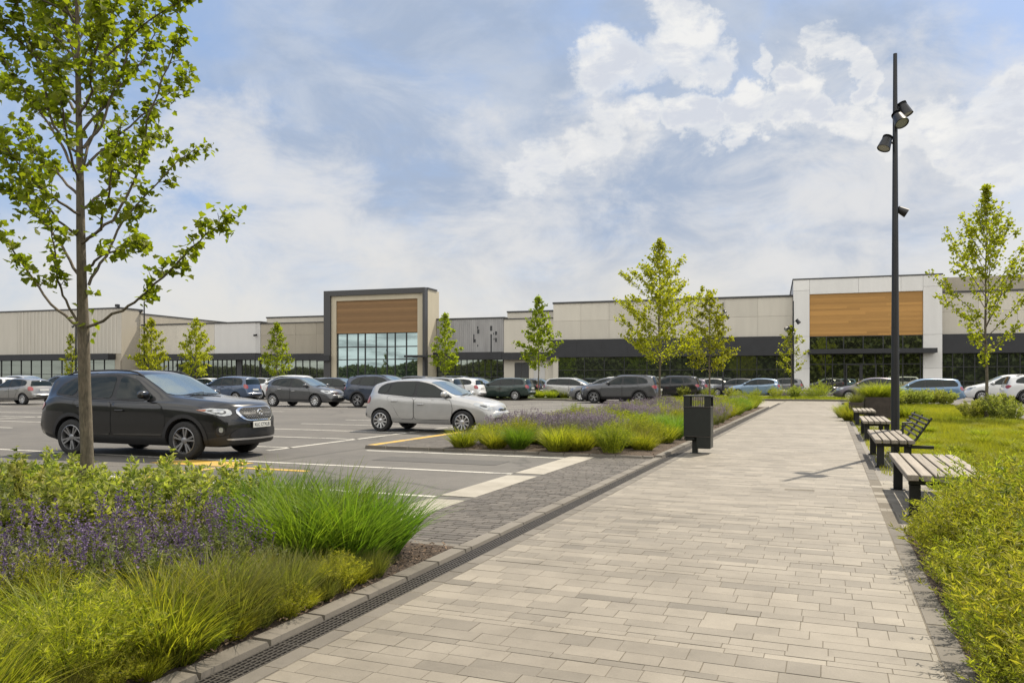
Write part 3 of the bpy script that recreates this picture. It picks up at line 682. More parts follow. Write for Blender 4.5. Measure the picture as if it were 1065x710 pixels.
# ================================================================== PLANT PROTOTYPES (numpy)
def blades(n,r0,hmin,hmax,lean,w,seg=4,seed=0,droop=.35,zb=0.0,inner=.0,mess=.55):
    g=np.random.default_rng(seed)
    a=g.uniform(0,2*np.pi,n); rr=r0*np.sqrt(g.uniform(inner,1,n)); bx=rr*np.cos(a)*.55; by=rr*np.sin(a)*.55
    da=a+g.normal(0,mess,n); L=g.uniform(hmin,hmax,n)*(1-.25*(rr/r0)**2); ln=lean*(rr/r0)*g.uniform(.5,1.4,n)+g.normal(0,.05,n)
    dr=droop*g.uniform(.2,1.3,n)
    dx=np.cos(da);dy=np.sin(da); tw=g.uniform(0,np.pi,n); wx=np.cos(tw);wy=np.sin(tw)
    V=np.zeros((n,2*(seg+1),3)); 
    for k in range(seg+1):
        t=k/seg; hh=ln*t+dr*t**2.2; hd=L*hh*.75; z=L*(t-.35*dr*t**3)*np.sqrt(np.clip(1-(ln*.5)**2,.2,1))
        ww=w*(1-.92*t**1.6)*.5*(.6+.8*min(1,t*4))
        cx=bx+dx*hd; cy=by+dy*hd
        V[:,2*k,0]=cx-wx*ww; V[:,2*k,1]=cy-wy*ww; V[:,2*k,2]=z+zb
        V[:,2*k+1,0]=cx+wx*ww; V[:,2*k+1,1]=cy+wy*ww; V[:,2*k+1,2]=z+zb
    F=np.zeros((n,seg,4),dtype=np.int64); b=np.arange(n)*2*(seg+1)
    for k in range(seg):
        F[:,k,0]=b+2*k;F[:,k,1]=b+2*k+1;F[:,k,2]=b+2*k+3;F[:,k,3]=b+2*k+2
    tint=np.repeat(g.uniform(0,1,n),seg)
    tips=V[:,-1,:]; 
    return V.reshape(-1,3),F.reshape(-1,4),tint,tips
def leaves(pos,dirs,size,wid,seed=0,fold=.25):
    """rhombic folded leaves (two triangles as quads) at pos along dirs"""
    g=np.random.default_rng(seed); n=len(pos); d=dirs/np.maximum(np.linalg.norm(dirs,axis=1,keepdims=True),1e-6)
    r=g.normal(0,1,(n,3)); s=np.cross(d,r); s/=np.maximum(np.linalg.norm(s,axis=1,keepdims=True),1e-6); u=np.cross(s,d)
    L=(size*g.uniform(.65,1.25,n))[:,None]; W=L*wid
    b=pos; m=pos+d*L*.45; t=pos+d*L
    l=m-s*W*.5+u*W*fold; rt=m+s*W*.5+u*W*fold
    V=np.stack([b,l,t,rt],axis=1).reshape(-1,3); o=np.arange(n)*4
    F=np.stack([np.stack([o,o+2,o+1],1),np.stack([o,o+3,o+2],1)],1).reshape(-1,3)
    return V,F,np.repeat(g.uniform(0,1,n),2)
def maple_leaves(pos,dirs,size,seed=0):
    """five-lobed leaves, two folded halves each, hanging from pos"""
    g=np.random.default_rng(seed); n=len(pos); d=dirs/np.linalg.norm(dirs,axis=1,keepdims=True)
    r=g.normal(0,1,(n,3))*.6+np.array([0,0,1.0]); s=np.cross(d,r); s/=np.maximum(np.linalg.norm(s,axis=1,keepdims=True),1e-6); u=np.cross(s,d)
    L=(size*g.uniform(.55,1.25,n))[:,None]
    half=[(0,0),(.26,-.03),(.46,.0),(.44,.24),(.58,.46),(.38,.52),(.30,.68),(.17,.80),(0,1.0)]
    V=[]
    for sg in(-1,1):
        for x,y in half: V.append(pos+d*L*y+s*L*x*sg*1.05+u*L*abs(x)*.32-u*L*(y**2)*.18)
    V=np.stack(V,axis=1).reshape(-1,3); k=len(half); o=(np.arange(n)*2*k)[:,None]
    tri=[]
    # fan from midrib base, safe for the lobed outline
    for a,b,c in ((0,1,3),(1,2,3),(0,3,5),(3,4,5),(0,5,6),(0,6,8),(6,7,8)):
        tri.append(o+np.array([a,b,c])); tri.append(o+k+np.array([a,c,b]))
    F=np.stack(tri,1).reshape(-1,3)
    return V,F,np.repeat(g.uniform(0,1,n),len(tri))
def rand_dirs(n,g,up=.4):
    d=g.normal(0,1,(n,3)); d[:,2]+=up; return d/np.linalg.norm(d,axis=1,keepdims=True)
def cat_mesh(*parts):
    V=[];F=[];T=[];b=0
    for v,f,t in parts: V.append(v);F.append(f+b);T.append(t);b+=len(v)
    return np.concatenate(V),np.concatenate(F),np.concatenate(T)
def meshonly(name,V,F,T,mat):
    o=npmesh(name,V,F,mat,None,None,T); me=o.data; bpy.data.objects.remove(o); return me

def shrub_mesh(seed,rad,h,nst,nl,size,wid,stemup=.9):
    """stems fanning out of one base with leaves all along them"""
    g=np.random.default_rng(seed); P=[];D=[]
    for i in range(nst):
        a=g.uniform(0,2*np.pi); sp=math.sqrt(g.uniform(0,1)); L=h*g.uniform(.7,1.12)*(1-.30*sp**2)
        bx,by=rad*.45*sp*math.cos(a),rad*.45*sp*math.sin(a)
        ox,oy=rad*.75*sp*math.cos(a)+g.normal(0,.06),rad*.75*sp*math.sin(a)+g.normal(0,.06)
        t=np.sqrt(g.uniform(.04,1,nl))
        p=np.stack([bx+ox*t**1.4,by+oy*t**1.4,L*t*(1-.12*t*sp)],1)
        d=np.stack([g.normal(0,.8,nl)+ox*1.2,g.normal(0,.8,nl)+oy*1.2,g.uniform(.05,1.1,nl)],1)
        P.append(p);D.append(d)
    P=np.concatenate(P);D=np.concatenate(D)
    return leaves(P,D,size,wid,seed+1)
def spikes(tips,g,n,length,wr,per=16):
    """small florets whorled up the last stretch of upright stems"""
    P=[];D=[]
    for tp in tips[:n]:
        L=length*g.uniform(.6,1.25); k=int(per*g.uniform(.7,1.3))
        t=g.uniform(0,1,k); ln=g.normal(0,.12,2)
        p=np.stack([tp[0]+ln[0]*L*t+g.normal(0,wr*.35,k),tp[1]+ln[1]*L*t+g.normal(0,wr*.35,k),tp[2]-L*.35+L*t],1); P.append(p)
        D.append(np.stack([g.normal(0,1,k),g.normal(0,1,k),g.uniform(.1,1,k)],1))
    return np.concatenate(P),np.concatenate(D)

PROTO={}
def proto():
    for i in range(3):
        V,F,T,_=blades(1000,.34,.45,.95,.75,.011,5,20+i,.60); PROTO['green',i]=[('blades',meshonly('grass_blades',V,F,T,M['grass_green']),None)]
        V,F,T,_=blades(1250,.34,.16,.58,.80,.0080,4,30+i,.55,mess=1.0)
        PROTO['yellow',i]=[('blades',meshonly('grass_blades',V,F,T,M['grass_yellow']),None)]
        V,F,T=shrub_mesh(140+i,.40,.56,150,42,.046,.16); Vb,Fb,Tb,_=blades(260,.30,.25,.62,.6,.006,3,150+i,.35,mess=1.0)
        Fq=np.concatenate([Fb[:,[0,1,2]],Fb[:,[0,2,3]]]); V,F,T=cat_mesh((V,F,T),(Vb,Fq,np.concatenate([Tb,Tb])))
        PROTO['feather',i]=[('blades',meshonly('mound_leaves',V,F,T,M['grass_yellow']),None)]
        V,F,T,_=blades(1000,.30,.22,.62,.7,.007,4,40+i,.4,mess=1.0); PROTO['olive',i]=[('blades',meshonly('grass_blades',V,F,T,M['grass_olive']),None)]
        V,F,T=shrub_mesh(50+i,.44,.78,85,38,.066,.46); PROTO['leafy',i]=[('foliage',meshonly('shrub_leaves',V,F,T,M['pale_leaf']),None)]
        V,F,T=shrub_mesh(60+i,.46,.76,105,38,.058,.21); PROTO['bush',i]=[('foliage',meshonly('shrub_leaves',V,F,T,M['bush_leaf']),None)]
        g=np.random.default_rng(70+i)
        # sage: leafy base, upright stems, violet spikes
        V,F,T=shrub_mesh(70+i,.36,.42,80,34,.048,.28)
        Vb,Fb,Tb,tips=blades(60,.36,.34,.58,.36,.005,3,80+i,.16)
        Fq=np.concatenate([Fb[:,[0,1,2]],Fb[:,[0,2,3]]]); Tq=np.concatenate([Tb,Tb])
        V,F,T=cat_mesh((V,F,T),(Vb,Fq,Tq))
        P,D=spikes(tips,g,46,.17,.015,18); V2,F2,T2=leaves(P,D,.017,.75,90+i)
        nf_=len(F); V,F,T=cat_mesh((V,F,T),(V2,F2,T2))
        o_=npmesh('sage_plant',V,F,[M['sage_leaf'],M['sage_flower']],None,np.concatenate([np.zeros(nf_),np.ones(len(F2))]),T); PROTO['sage',i]=[('foliage',o_.data,None)]; bpy.data.objects.remove(o_)
        # lavender: fine grey-green mound with a haze of spikes
        Vb,Fb,Tb,tips=blades(900,.36,.30,.60,.7,.006,3,100+i,.2)
        P,D=spikes(tips[g.permutation(len(tips))],g,250,.12,.014,10); V2,F2,T2=leaves(P,D,.022,.7,110+i)
        PROTO['lavender',i]=[('foliage',meshonly('lavender_foliage',Vb,Fb,Tb,M['sage_leaf']),None),('flower_spikes',meshonly('lavender_flowers',V2,F2,T2,M['lav_flower']),None)]
proto()
NAMES={'feather':'leafy_mound','green':'grass_clump','yellow':'grass_tussock','olive':'grass_tussock','leafy':'leafy_shrub','bush':'leafy_shrub','sage':'sage_plant','lavender':'lavender_plant'}
CATS={'feather':'shrub','green':'grass clump','yellow':'grass clump','olive':'grass clump','leafy':'shrub','bush':'shrub','sage':'sage','lavender':'lavender'}
def plant(kind,x,y,z,label,group,sc=1.0,i=None,sz=None):
    i=rnd.randrange(3) if i is None else i
    parts=PROTO[kind,i]
    if len(parts)==1:
        o=bpy.data.objects.new(NAMES[kind],parts[0][1]); link(o); r=o
    else:
        r=empty(NAMES[kind])
        for nm,me,_ in parts:
            c=bpy.data.objects.new(nm,me); link(c); c.parent=r
    r.location=(x,y,z); r.rotation_euler=(rnd.gauss(0,.03),rnd.gauss(0,.03),rnd.uniform(0,6.28)); r.scale=(sc,sc,sc*(sz or 1))
    tag(r,label,CATS[kind],group); return r

# ------------------------------------------------------------------ trees
def limb(mb,pts,r0,r1,n=7):
    k=len(pts); mb.tube(pts,[r0+(r1-r0)*(i/(k-1)) for i in range(k)],n)
def young_tree(name,x,y,h,cb,prof,label,group,seed,nb=46,nl=2600,lsize=.085,asc=1.0,mat='lime_leaf',trunk_r=.060):
    """straight leader, many thin ascending branches, leaves in clumps along their outer stretch; prof(t)->radius"""
    g=np.random.default_rng(seed); root=empty(name,(x,y,0)); tag(root,label,'tree',group)
    mb=MB(); zs=np.linspace(0,h*.985,12); wob=[(g.normal(0,.012)*z,g.normal(0,.012)*z) for z in zs]
    tp=[(a*.5,b*.5,z) for (a,b),z in zip(wob,zs)]
    mb.tube(tp,[trunk_r*(1.25 if i==0 else 1)*(1-.88*(i/11)) for i in range(12)],8)
    P=[];D=[]; ga=g.uniform(0,6.28)
    for i in range(nb):
        t=(i+g.uniform(-.3,.3))/nb; t=max(0,min(.97,t)); z0=cb+(h-cb)*t; ga+=2.39996+g.normal(0,.30); rr=prof(t)*g.uniform(.72,1.14)
        el=(.42+.62*t)*asc*g.uniform(.85,1.15); el=min(el,1.25); ln=min(rr/max(math.cos(el),.35),rr*2.0,max(.12,(h*.98-z0)*.62/math.sin(el))); c=(math.cos(ga),math.sin(ga))
        m=6; pts=[]
        for k in range(m+1):
            q=k/m; e2=el*(1+.12*q); pts.append((c[0]*ln*q*math.cos(e2)+g.normal(0,.012),c[1]*ln*q*math.cos(e2)+g.normal(0,.012),min(z0+ln*q*math.sin(e2),h*.995)))
        limb(mb,pts,trunk_r*.26*(1-.6*t)+.004,.003,5)
        pa=np.array(pts); ncl=max(3,int(ln/.085*nl/10000))
        for j in range(ncl):
            q=.16+.84*(j+g.uniform(0,1))/ncl; f=min(q,.999)*m; k=min(int(f),m-1); c0=pa[k]+(pa[k+1]-pa[k])*(f-k)
            sp=.048+.05*(1-q)*(ln>.8)+.012*lsize/.1; kk=g.integers(5,10)
            off=g.normal(0,sp,(kk,3)); P.append(c0+off); dd=g.normal(0,.7,(kk,3)); dd[:,:2]+=np.array(c)*.4; dd[:,2]+=.05; D.append(dd)
        # a side shoot or two
        for _ in range(2 if ln>.7 else 1):
            q=g.uniform(.35,.75); f=q*m; k=min(int(f),m-1); c0=pa[k]+(pa[k+1]-pa[k])*(f-k); a2=ga+g.choice([-1,1])*g.uniform(.5,1.0); l2=ln*g.uniform(.22,.40)
            e=c0+np.array([math.cos(a2)*l2*.7,math.sin(a2)*l2*.7,l2*.6]); mb.tube([tuple(c0),tuple(e)],[.006,.003],4)
            for j in range(max(2,int(l2/.09*nl/7000))):
                w_=g.uniform(.3,1); kk=g.integers(4,9); P.append(c0+(e-c0)*w_+g.normal(0,.05,(kk,3))); D.append(g.normal(0,.7,(kk,3))+np.array([0,0,.1]))
    for k in range(10):  # leader tip
        c0=np.array([0,0,h*(.93+.065*k/10)]); kk=6; P.append(c0+g.normal(0,.06,(kk,3))); D.append(g.normal(0,.7,(kk,3))+np.array([0,0,.4]))
    mb.build('trunk',M['bark'],root,50)
    P=np.concatenate(P);D=np.concatenate(D)
    V,F,T=leaves(P,D,lsize*1.12,.80,seed+5,.18); o=npmesh('crown',V,F,M[mat],root,None,T)
    return root
# ================================================================== GROUND
def sheet(name,x0,x1,y0,y1,z,mat,kind='structure',th=.0):
    mb=MB()
    if th: mb.box(x0,x1,y0,y1,z-th,z)
    else: mb.add([(x0,y0,z),(x1,y0,z),(x1,y1,z),(x0,y1,z)],[(0,1,2,3)])
    return tag(mb.build(name,mat),kind=kind)
sheet('asphalt_ground',-420,420,-260,420,0,M['asphalt'])
PX0,PX1=-2.50,.52      # paved promenade
PEND=54.5; BED1=6.06; BED2=14.25; BED2E=41.5
def chamfer_block(mb,x0,x1,y0,y1,z0,z1,b,tint,detail):
    if not detail:
        mb.add([(x0,y0,z1),(x1,y0,z1),(x1,y1,z1),(x0,y1,z1)],[(0,1,2,3)],0,tint); return
    V=[(x0,y0,z0),(x1,y0,z0),(x1,y1,z0),(x0,y1,z0),(x0+b,y0+b,z1),(x1-b,y0+b,z1),(x1-b,y1-b,z1),(x0+b,y1-b,z1)]
    mb.add(V,[(4,5,6,7),(0,1,5,4),(1,2,6,5),(2,3,7,6),(3,0,4,7)],0,tint)
def paving(name,x0,x1,y0,y1,z,mat,rows,lens,gap=.0022,detail_to=14,seed=1,rowtone=.45,along='x'):
    r=random.Random(seed); mb=MB(); y=y0
    while y<y1-.005:
        h=min(r.choice(rows),y1-y); 
        if y1-(y+h)<.03: h=y1-y
        rt=r.random(); x=x0-r.uniform(0,.25); det=y<detail_to
        while x<x1:
            w=r.choice(lens); a=max(x,x0); b=min(x+w,x1)
            if b-a>.03 or True:
                if b-a>.012:
                    t=max(0,min(1,rt*rowtone+r.random()*(1-rowtone)*1.05)); t=t**.8
                    dz=r.gauss(0,.0008)
                    chamfer_block(mb,a+gap*.5,b-gap*.5,y+gap*.5,y+h-gap*.5,z-.004,z+dz,.0016,t,det)
            x+=w
        y+=h
    return tag(mb.build(name,mat),kind='structure')
sheet('path_base',PX0-.12,PX1+.14,-4,PEND,.0215,M['joint'])
paving('path',PX0,PX1,-4,PEND,.024,M['paver'],[.075,.12,.15,.15,.175],[.16,.20,.24,.30,.36],detail_to=8.5,seed=3,rowtone=.52)
# dark edge courses, drain and kerb on the left
def course(name,x0,x1,y0,y1,z0,z1,mat,L,seed,gap=.006,bev=.006,lo=.2,hi=.9):
    r=random.Random(seed); mb=MB(); y=y0
    while y<y1:
        l=min(L*r.uniform(.97,1.03),y1-y)
        if l>.05: 
            t=r.uniform(lo,hi)
            if y<26: chamfer_block(mb,x0,x1,y+gap*.5,y+l-gap*.5,z0,z1+r.gauss(0,.001),bev,t,True)
            else: mb.box(x0,x1,y+gap*.5,y+l-gap*.5,z0,z1,0,t)
        y+=l
    return tag(mb.build(name,mat),kind='structure')
course('path_edge',PX0-.118,PX0-.003,-4,PEND-3,.008,.024,M['edge_paver'],.30,5)
course('path_edge',PX1+.003,PX1+.135,-4,8.45,.008,.024,M['edge_paver'],.40,6)
course('path_edge',PX1+.003,PX1+.135,12.3,PEND,.008,.024,M['edge_paver'],.40,7)
# drain channel: slotted iron grating sunk between edge course and kerb
DX0,DX1=-2.775,-2.622
mb=MB(); mb.box(DX0,DX1,-4,BED2E+8,.002,.006,1)
for k in range(6):
    x=DX0+.006+k*(DX1-DX0-.012)/5; mb.box(x-.0048,x+.0048,-4,BED2E+8,.006,.022)
y=-1.0
while y<20:
    mb.box(DX0,DX1,y,y+.008,.0065,.0195); y+=.042 if y<9 else .085
y=-1.5
while y<BED2E+8:
    mb.box(DX0,DX1,y,y+.012,.0065,.0228); y+=.5
tag(mb.build('drain_channel',[M['dark_iron'],M['seam']]),'long slotted iron drain grating beside the paved path','drain')
course('kerb',-2.925,-2.780,-4,BED1-.02,.0,.045,M['kerbstone'],.50,8,bev=.012)
course('kerb',-2.925,-2.780,BED1-.02,BED2-.05,.0,.040,M['kerbstone'],.62,9,bev=.012,lo=.6,hi=1)
course('kerb',-2.925,-2.780,BED2-.05,BED2E+.1,.0,.075,M['kerbstone'],.80,10,bev=.015)
# crossing of dark setts with the pale band
SX0=-4.00
paving('sett_paving',SX0,-2.93,BED1+.12,BED2-.12,.012,M['sett'],[.095,.10,.11],[.13,.16,.2,.22],gap=.010,detail_to=15,seed=12,rowtone=.3)
sheet('sett_base',SX0,-2.93,BED1+.1,BED2-.1,.004,M['joint'])
def crosskerb(name,x0,x1,y0,y1,z,seed,L=.5,lo=.5,hi=1.0):
    r=random.Random(seed); mb=MB(); x=x0
    while x<x1-.02:
        l=min(L,x1-x); chamfer_block(mb,x+.003,x+l-.003,y0,y1,0,z+r.gauss(0,.001),.01,r.uniform(lo,hi),True); x+=l
    return tag(mb.build(name,M['kerbstone']),kind='structure')
crosskerb('kerb',-8.9,-2.93,BED1-.02,BED1+.09,.03,21)
crosskerb('kerb',-7.14,-2.93,BED2-.10,BED2,.055,22); crosskerb('kerb',-8.98,-7.15,BED2-.10,BED2,.070,23)
def marks(name,rects,mat,z=.006,yaw=0):
    mb=MB()
    for x0,x1,y0,y1 in rects: mb.box(x0,x1,y0,y1,.001,z)
    return tag(mb.build(name,mat),kind='structure')
marks('pale_band',[(-4.48,-4.01,6.5,8.50),(-4.48,-4.01,8.78,11.0),(-4.48,-4.01,11.28,14.1)],M['pale_band'],.010)
# parking bay lines
L=[]
for k in range(-1,24):
    y=11.15+2.52*k
    if y<62 and y>6.2:
        if k in(0,): L.append((-16.2,-4.5,y,y+.10))
        elif k==-1: L.append((-16.2,-4.5,y,y+.10))
        else: L.append((-15.9,-10.5,y,y+.10))
        L.append((-34,-22.5,y,y+.10))
        L.append((-52,-40,y,y+.10))
L.append((-10.6,-10.5,13.0,30)); L.append((-10.6,-10.5,32,60)); L.append((-28.2,-28.1,9,60)); L.append((-46,-45.9,9,60))
L.append((-8.7,-4.5,13.72,13.82))
marks('bay_lines',L,M['white_paint'])
marks('yellow_marking',[(-10.9,-9.2,10.35,10.98),(-9.2,-7.6,10.25,10.4),(-9.35,-9.2,8.2,10.25)],M['yellow_paint'],.007)
sheet('asphalt_patch',-9.4,-6.8,8.9,9.9,.004,M['tar']); sheet('asphalt_patch',-20.4,-17.2,16.2,17.4,.004,M['tar']); sheet('asphalt_patch',-7.6,-5.2,12.2,12.9,.004,M['tar'])
mb=MB(); mb.lathe([(0,.006),(.30,.006),(.31,.0)],28,Matrix.Translation((-6.4,9.3,0.004))); mb.lathe([(.33,.004),(.37,.004)],28,Matrix.Translation((-6.4,9.3,0.004)))
tag(mb.build('manhole_cover',M['dark_iron']),kind='structure')
# kerbed island beside the second bed, yellow along its lot side
mb=MB(); mb.box(-8.98,-8.84,BED2,BED2E,0,.075,bev=.012); tag(mb.build('yellow_kerb',M['yellow_paint']),kind='structure')
paving('island_paving',-8.84,-7.15,BED2,BED2E,.062,M['sett'],[.10,.11],[.16,.2,.22],gap=.01,detail_to=0,seed=31,rowtone=.3)
sheet('island_base',-8.84,-7.15,BED2+.01,BED2E,.052,M['joint'])
# soil
def soil(name,x0,x1,y0,y1,z,mat,amp=.03,res=.25):
    nx=max(2,int((x1-x0)/res)); ny=max(2,int((y1-y0)/res)); V=[];F=[]
    for j in range(ny+1):
        for i in range(nx+1):
            e=min(i,nx-i,j,ny-j)>0
            V.append((x0+(x1-x0)*i/nx,y0+(y1-y0)*j/ny,z+(rnd.gauss(.01,amp) if e else 0)))
    for j in range(ny):
        for i in range(nx): a=j*(nx+1)+i; F.append((a,a+1,a+nx+2,a+nx+1))
    mb=MB(); mb.add(V,F); o=mb.build(name,mat,None,180); return tag(o,kind='structure')
soil('bed_soil',-9.2,-2.925,-4,BED1-.02,.030,M['soil'],.018)
soil('bed_soil',-7.15,-2.925,BED2,BED2E,.055,M['soil'],.02,.4)
soil('bed_soil',PX1+.135,3.6,-4,8.42,.022,M['soil'],.018)
# bark chips along the bare edges
def chips(name,areas,n,z):
    g=np.random.default_rng(5); V=[];F=[];T=[];b=0
    for x0,x1,y0,y1,w in areas:
        k=int(n*w); x=g.uniform(x0,x1,k); y=g.uniform(y0,y1,k); s=g.uniform(.005,.017,k); a=g.uniform(0,6.28,k); t=g.normal(0,.35,(k,2)); zz=z+g.uniform(0,.03,k)
        for sx,sy in((-1,-.45),(1,-.35),(.9,.45),(-.8,.4)):
            px=x+s*(sx*np.cos(a)-sy*np.sin(a)); py=y+s*(sx*np.sin(a)+sy*np.cos(a)); V.append(np.stack([px,py,zz+t[:,0]*(px-x)+t[:,1]*(py-y)],1))
    A=[];F=[];off=0
    for q in range(0,len(V),4):
        k=len(V[q]); A.append(np.stack(V[q:q+4],1).reshape(-1,3)); o=off+np.arange(k)*4; F.append(np.stack([o,o+1,o+2,o+3],1)); off+=4*k
    A=np.concatenate(A);F=np.concatenate(F)
    o=npmesh(name,A,F,M['chip'],None,None,g.uniform(0,1,len(F))); return tag(o,kind='stuff')
chips('bark_mulch',[(-4.2,-2.93,1,6,2.0),(PX1+.14,1.4,2.2,8.3,1.6),(-7,-2.94,14.3,17,1.0),(-3.5,-2.94,17,38,1.0)],4200,.040)
# bench pad, gravel strip, lawn
sheet('bench_pad_base',PX1,2.0,8.45,12.28,.012,M['joint'])
paving('bench_pad',PX1+.003,2.0,8.45,12.28,.021,M['pad_paver'],[.2,.2,.25],[.3,.4,.5],detail_to=14,seed=41,rowtone=.3)
sheet('gravel_strip',PX1+.135,1.45,12.28,33,.010,M['gravel'])
sheet('lawn',1.45,6.0,9.3,48,.018,M['turf']); sheet('lawn',PX1+.135,1.45,33,48,.018,M['turf'])
mb=MB(); mb.box(6.0,6.14,9.3,48.1,0,.13,bev=.015); mb.box(.66,6.0,48,48.14,0,.13,bev=.015); tag(mb.build('kerb',M['kerbstone']),kind='structure')
def lawn_blades():
    g=np.random.default_rng(8); segs=[(1.2,6.0,11.5,20,90000,.06,.15),(1.4,6.0,20,32,55000,.08,.18),(.8,6.0,32,48,38000,.10,.20),(.75,1.4,13,32,7000,.04,.10)]
    Vs=[];Fs=[];T=[];b=0
    for x0,x1,y0,y1,n,h0,h1 in segs:
        x=g.uniform(x0,x1,n);y=g.uniform(y0,y1,n)
        dens=np.sin(x*1.7+.6*np.sin(y*.9))*np.sin(y*1.1+x*.5)
        keep=g.uniform(0,1,n)<.72+.3*dens; x=x[keep];y=y[keep];dens=dens[keep]; n=len(x)
        h=g.uniform(h0,h1,n)*(1+.35*dens); a=g.uniform(0,6.28,n); l=h*g.uniform(.1,.7,n); w=.0035+.00012*y; tw=g.uniform(0,3.14,n)
        A=np.stack([np.stack([x-w*np.cos(tw),y-w*np.sin(tw),np.full(n,.015)],1),np.stack([x+w*np.cos(tw),y+w*np.sin(tw),np.full(n,.015)],1),np.stack([x+l*np.cos(a),y+l*np.sin(a),h],1)],1).reshape(-1,3)
        o=b+np.arange(n)*3; Fs.append(np.stack([o,o+1,o+2],1)); Vs.append(A); b+=3*n
        t=np.clip(.5+.35*np.sin(x*.8+1)*np.sin(y*.45)+g.normal(0,.22,n),0,1); T.append(t)
    o=npmesh('lawn_grass',np.concatenate(Vs),np.concatenate(Fs),M['lawn'],None,None,np.concatenate(T)); tag(o,kind='stuff')
lawn_blades()
# far apron, end kerb, verge
sheet('far_apron',-9,PX0-.12,BED2E+.1,PEND,.008,M['pad_paver'])
mb=MB(); mb.box(-16,1.2,PEND,PEND+.16,0,.14,bev=.015); tag(mb.build('kerb',M['kerbstone']),kind='structure')
sheet('verge',-16,1.2,PEND+.16,PEND+7,.10,M['turf'],th=.1)
mb=MB(); mb.box(-16,1.2,PEND+7,PEND+7.15,0,.13,bev=.015); tag(mb.build('kerb',M['kerbstone']),kind='structure')
g=np.random.default_rng(9); n=16000; x=g.uniform(-15.9,1.1,n); y=g.uniform(PEND+.2,PEND+6.9,n); h=g.uniform(.08,.22,n); a=g.uniform(0,6.28,n); w=.012
A=np.stack([np.stack([x-w*np.cos(a),y-w*np.sin(a),h*0+.1],1),np.stack([x+w*np.cos(a),y+w*np.sin(a),h*0+.1],1),np.stack([x+g.normal(0,.05,n),y+g.normal(0,.05,n),h+.1],1)],1).reshape(-1,3)
o=np.arange(n)*3; tag(npmesh('verge_grass',A,np.stack([o,o+1,o+2],1),M['lawn'],None,None,g.uniform(0,1,n)),kind='stuff')
# ================================================================== PLANTING
def bedpts(x0,x1,y0,y1,step,jit=.3):
    o=[]; y=y0; r=0
    while y<=y1+1e-6:
        x=x0+(step*.5 if r%2 else 0)
        while x<=x1+1e-6: o.append((x+rnd.uniform(-jit,jit)*step,y+rnd.uniform(-jit,jit)*step)); x+=step
        y+=step*.86; r+=1
    return o
# --- foreground bed on the left
G1='big green grasses in the foreground bed'
for x,y,s in ((-3.36,5.05,.98),(-3.75,5.40,1.0),(-3.62,4.85,.95),(-4.25,5.5,1.0),(-4.15,5.0,.95),(-3.35,5.5,.85),(-4.6,5.55,.9),(-4.55,5.1,.8)):
    plant('green',x,y,.03,'tall lush green grass clump at the crossing end of the left foreground bed',G1,s*.92)
G2='yellow-green tussocks along the foreground kerb'
for x,y,s in ((-3.16,3.55,.98),(-3.14,4.0,.80),(-3.45,3.3,1.0),(-3.12,3.05,.98),(-3.50,3.75,.90),(-3.2,2.6,1.0),(-3.62,2.85,1.0),(-3.85,2.45,.95),(-3.2,2.1,1),(-3.7,2.0,1),(-4.3,2.3,1),(-4.9,2.6,.95),(-3.45,4.15,.75),(-3.15,4.4,.6)):
    q=rnd.random()
    if q<.28: plant('feather',x,y,.03,'narrow-leaved yellow-green mound beside the kerb of the left foreground bed','leafy mounds along the foreground kerb',s*rnd.uniform(.7,.95))
    else: plant('yellow' if q<.80 else 'olive',x,y,.03,'yellow-green fine grass tussock beside the kerb of the left foreground bed',G2,s*.93)
for x,y,s in ((-4.05,3.05,.8),(-4.85,2.85,.8),(-5.6,2.9,.8),(-4.9,3.95,.66),(-4.65,3.2,.62),(-5.25,3.45,.62),(-4.15,3.55,.62),(-4.6,4.0,.62)):
    plant('feather',x,y,.03,'narrow-leaved yellow-green mound growing among the violet sage of the left foreground bed','leafy mounds among the sage',s)
G3='violet sage in the foreground bed'
for x,y,s in ((-4.0,3.75,1.0),(-4.4,3.8,1.05),(-3.75,4.15,.95),(-4.1,4.25,1.0),(-4.55,4.2,1.0),(-4.75,3.5,1.0),(-4.3,3.35,.95),(-5.1,3.7,.95),(-5.0,3.2,.92),(-5.5,3.6,.95),(-3.9,3.45,.9),(-4.45,2.95,.8),(-5.6,3.2,.9),(-5.9,3.8,.95),(-3.65,3.9,.75)):
    plant('sage',x,y,.03,'violet-spiked sage plant in the middle of the left foreground bed',G3,s*1.06)
G4='leafy shrubs at the back of the foreground bed'
for x,y in bedpts(-8.6,-4.75,4.15,5.75,.50,.22):
    if x<-4.7 and not (abs(x+6.62)<.2 and abs(y-5.53)<.2):
        plant('leafy',x,y,.03,'pale green leafy shrub around the young maple in the left foreground bed',G4,rnd.uniform(.62,1.06))
for x,y in bedpts(-8.4,-6.4,3.4,4.3,.6,.2): plant('leafy',x,y,.03,'pale green leafy shrub around the young maple in the left foreground bed',G4,rnd.uniform(.75,.9))
for x,y,s in ((-5.4,5.75,.8),(-4.9,5.8,.8),(-5.9,5.8,.8)): plant('yellow',x,y,.03,'wispy grass tussock at the far edge of the left foreground bed','wispy grasses at the far edge of the foreground bed',s*1.3)
for x,y in bedpts(-5.6,-3.3,-.4,1.7,.62,.2): plant(('yellow','feather','sage')[rnd.randrange(3)],x,y,.03,'plant of the near end of the left foreground bed, in front of the tussocks','plants at the near end of the left bed',rnd.uniform(.8,1.0))
for k in range(17):
    y=1.6+k*.205; plant(('yellow','olive','feather')[k%3],-3.02+rnd.uniform(-.03,.03),y,.03,'small seedling tuft right against the kerb of the left foreground bed','seedling tufts along the left kerb',rnd.uniform(.30,.48))
for x,y,s in ((-4.75,5.3,.95),(-4.75,4.75,.8),(-4.5,4.55,.7)): plant('leafy',x,y,.03,'pale green leafy shrub around the young maple in the left foreground bed',G4,s)
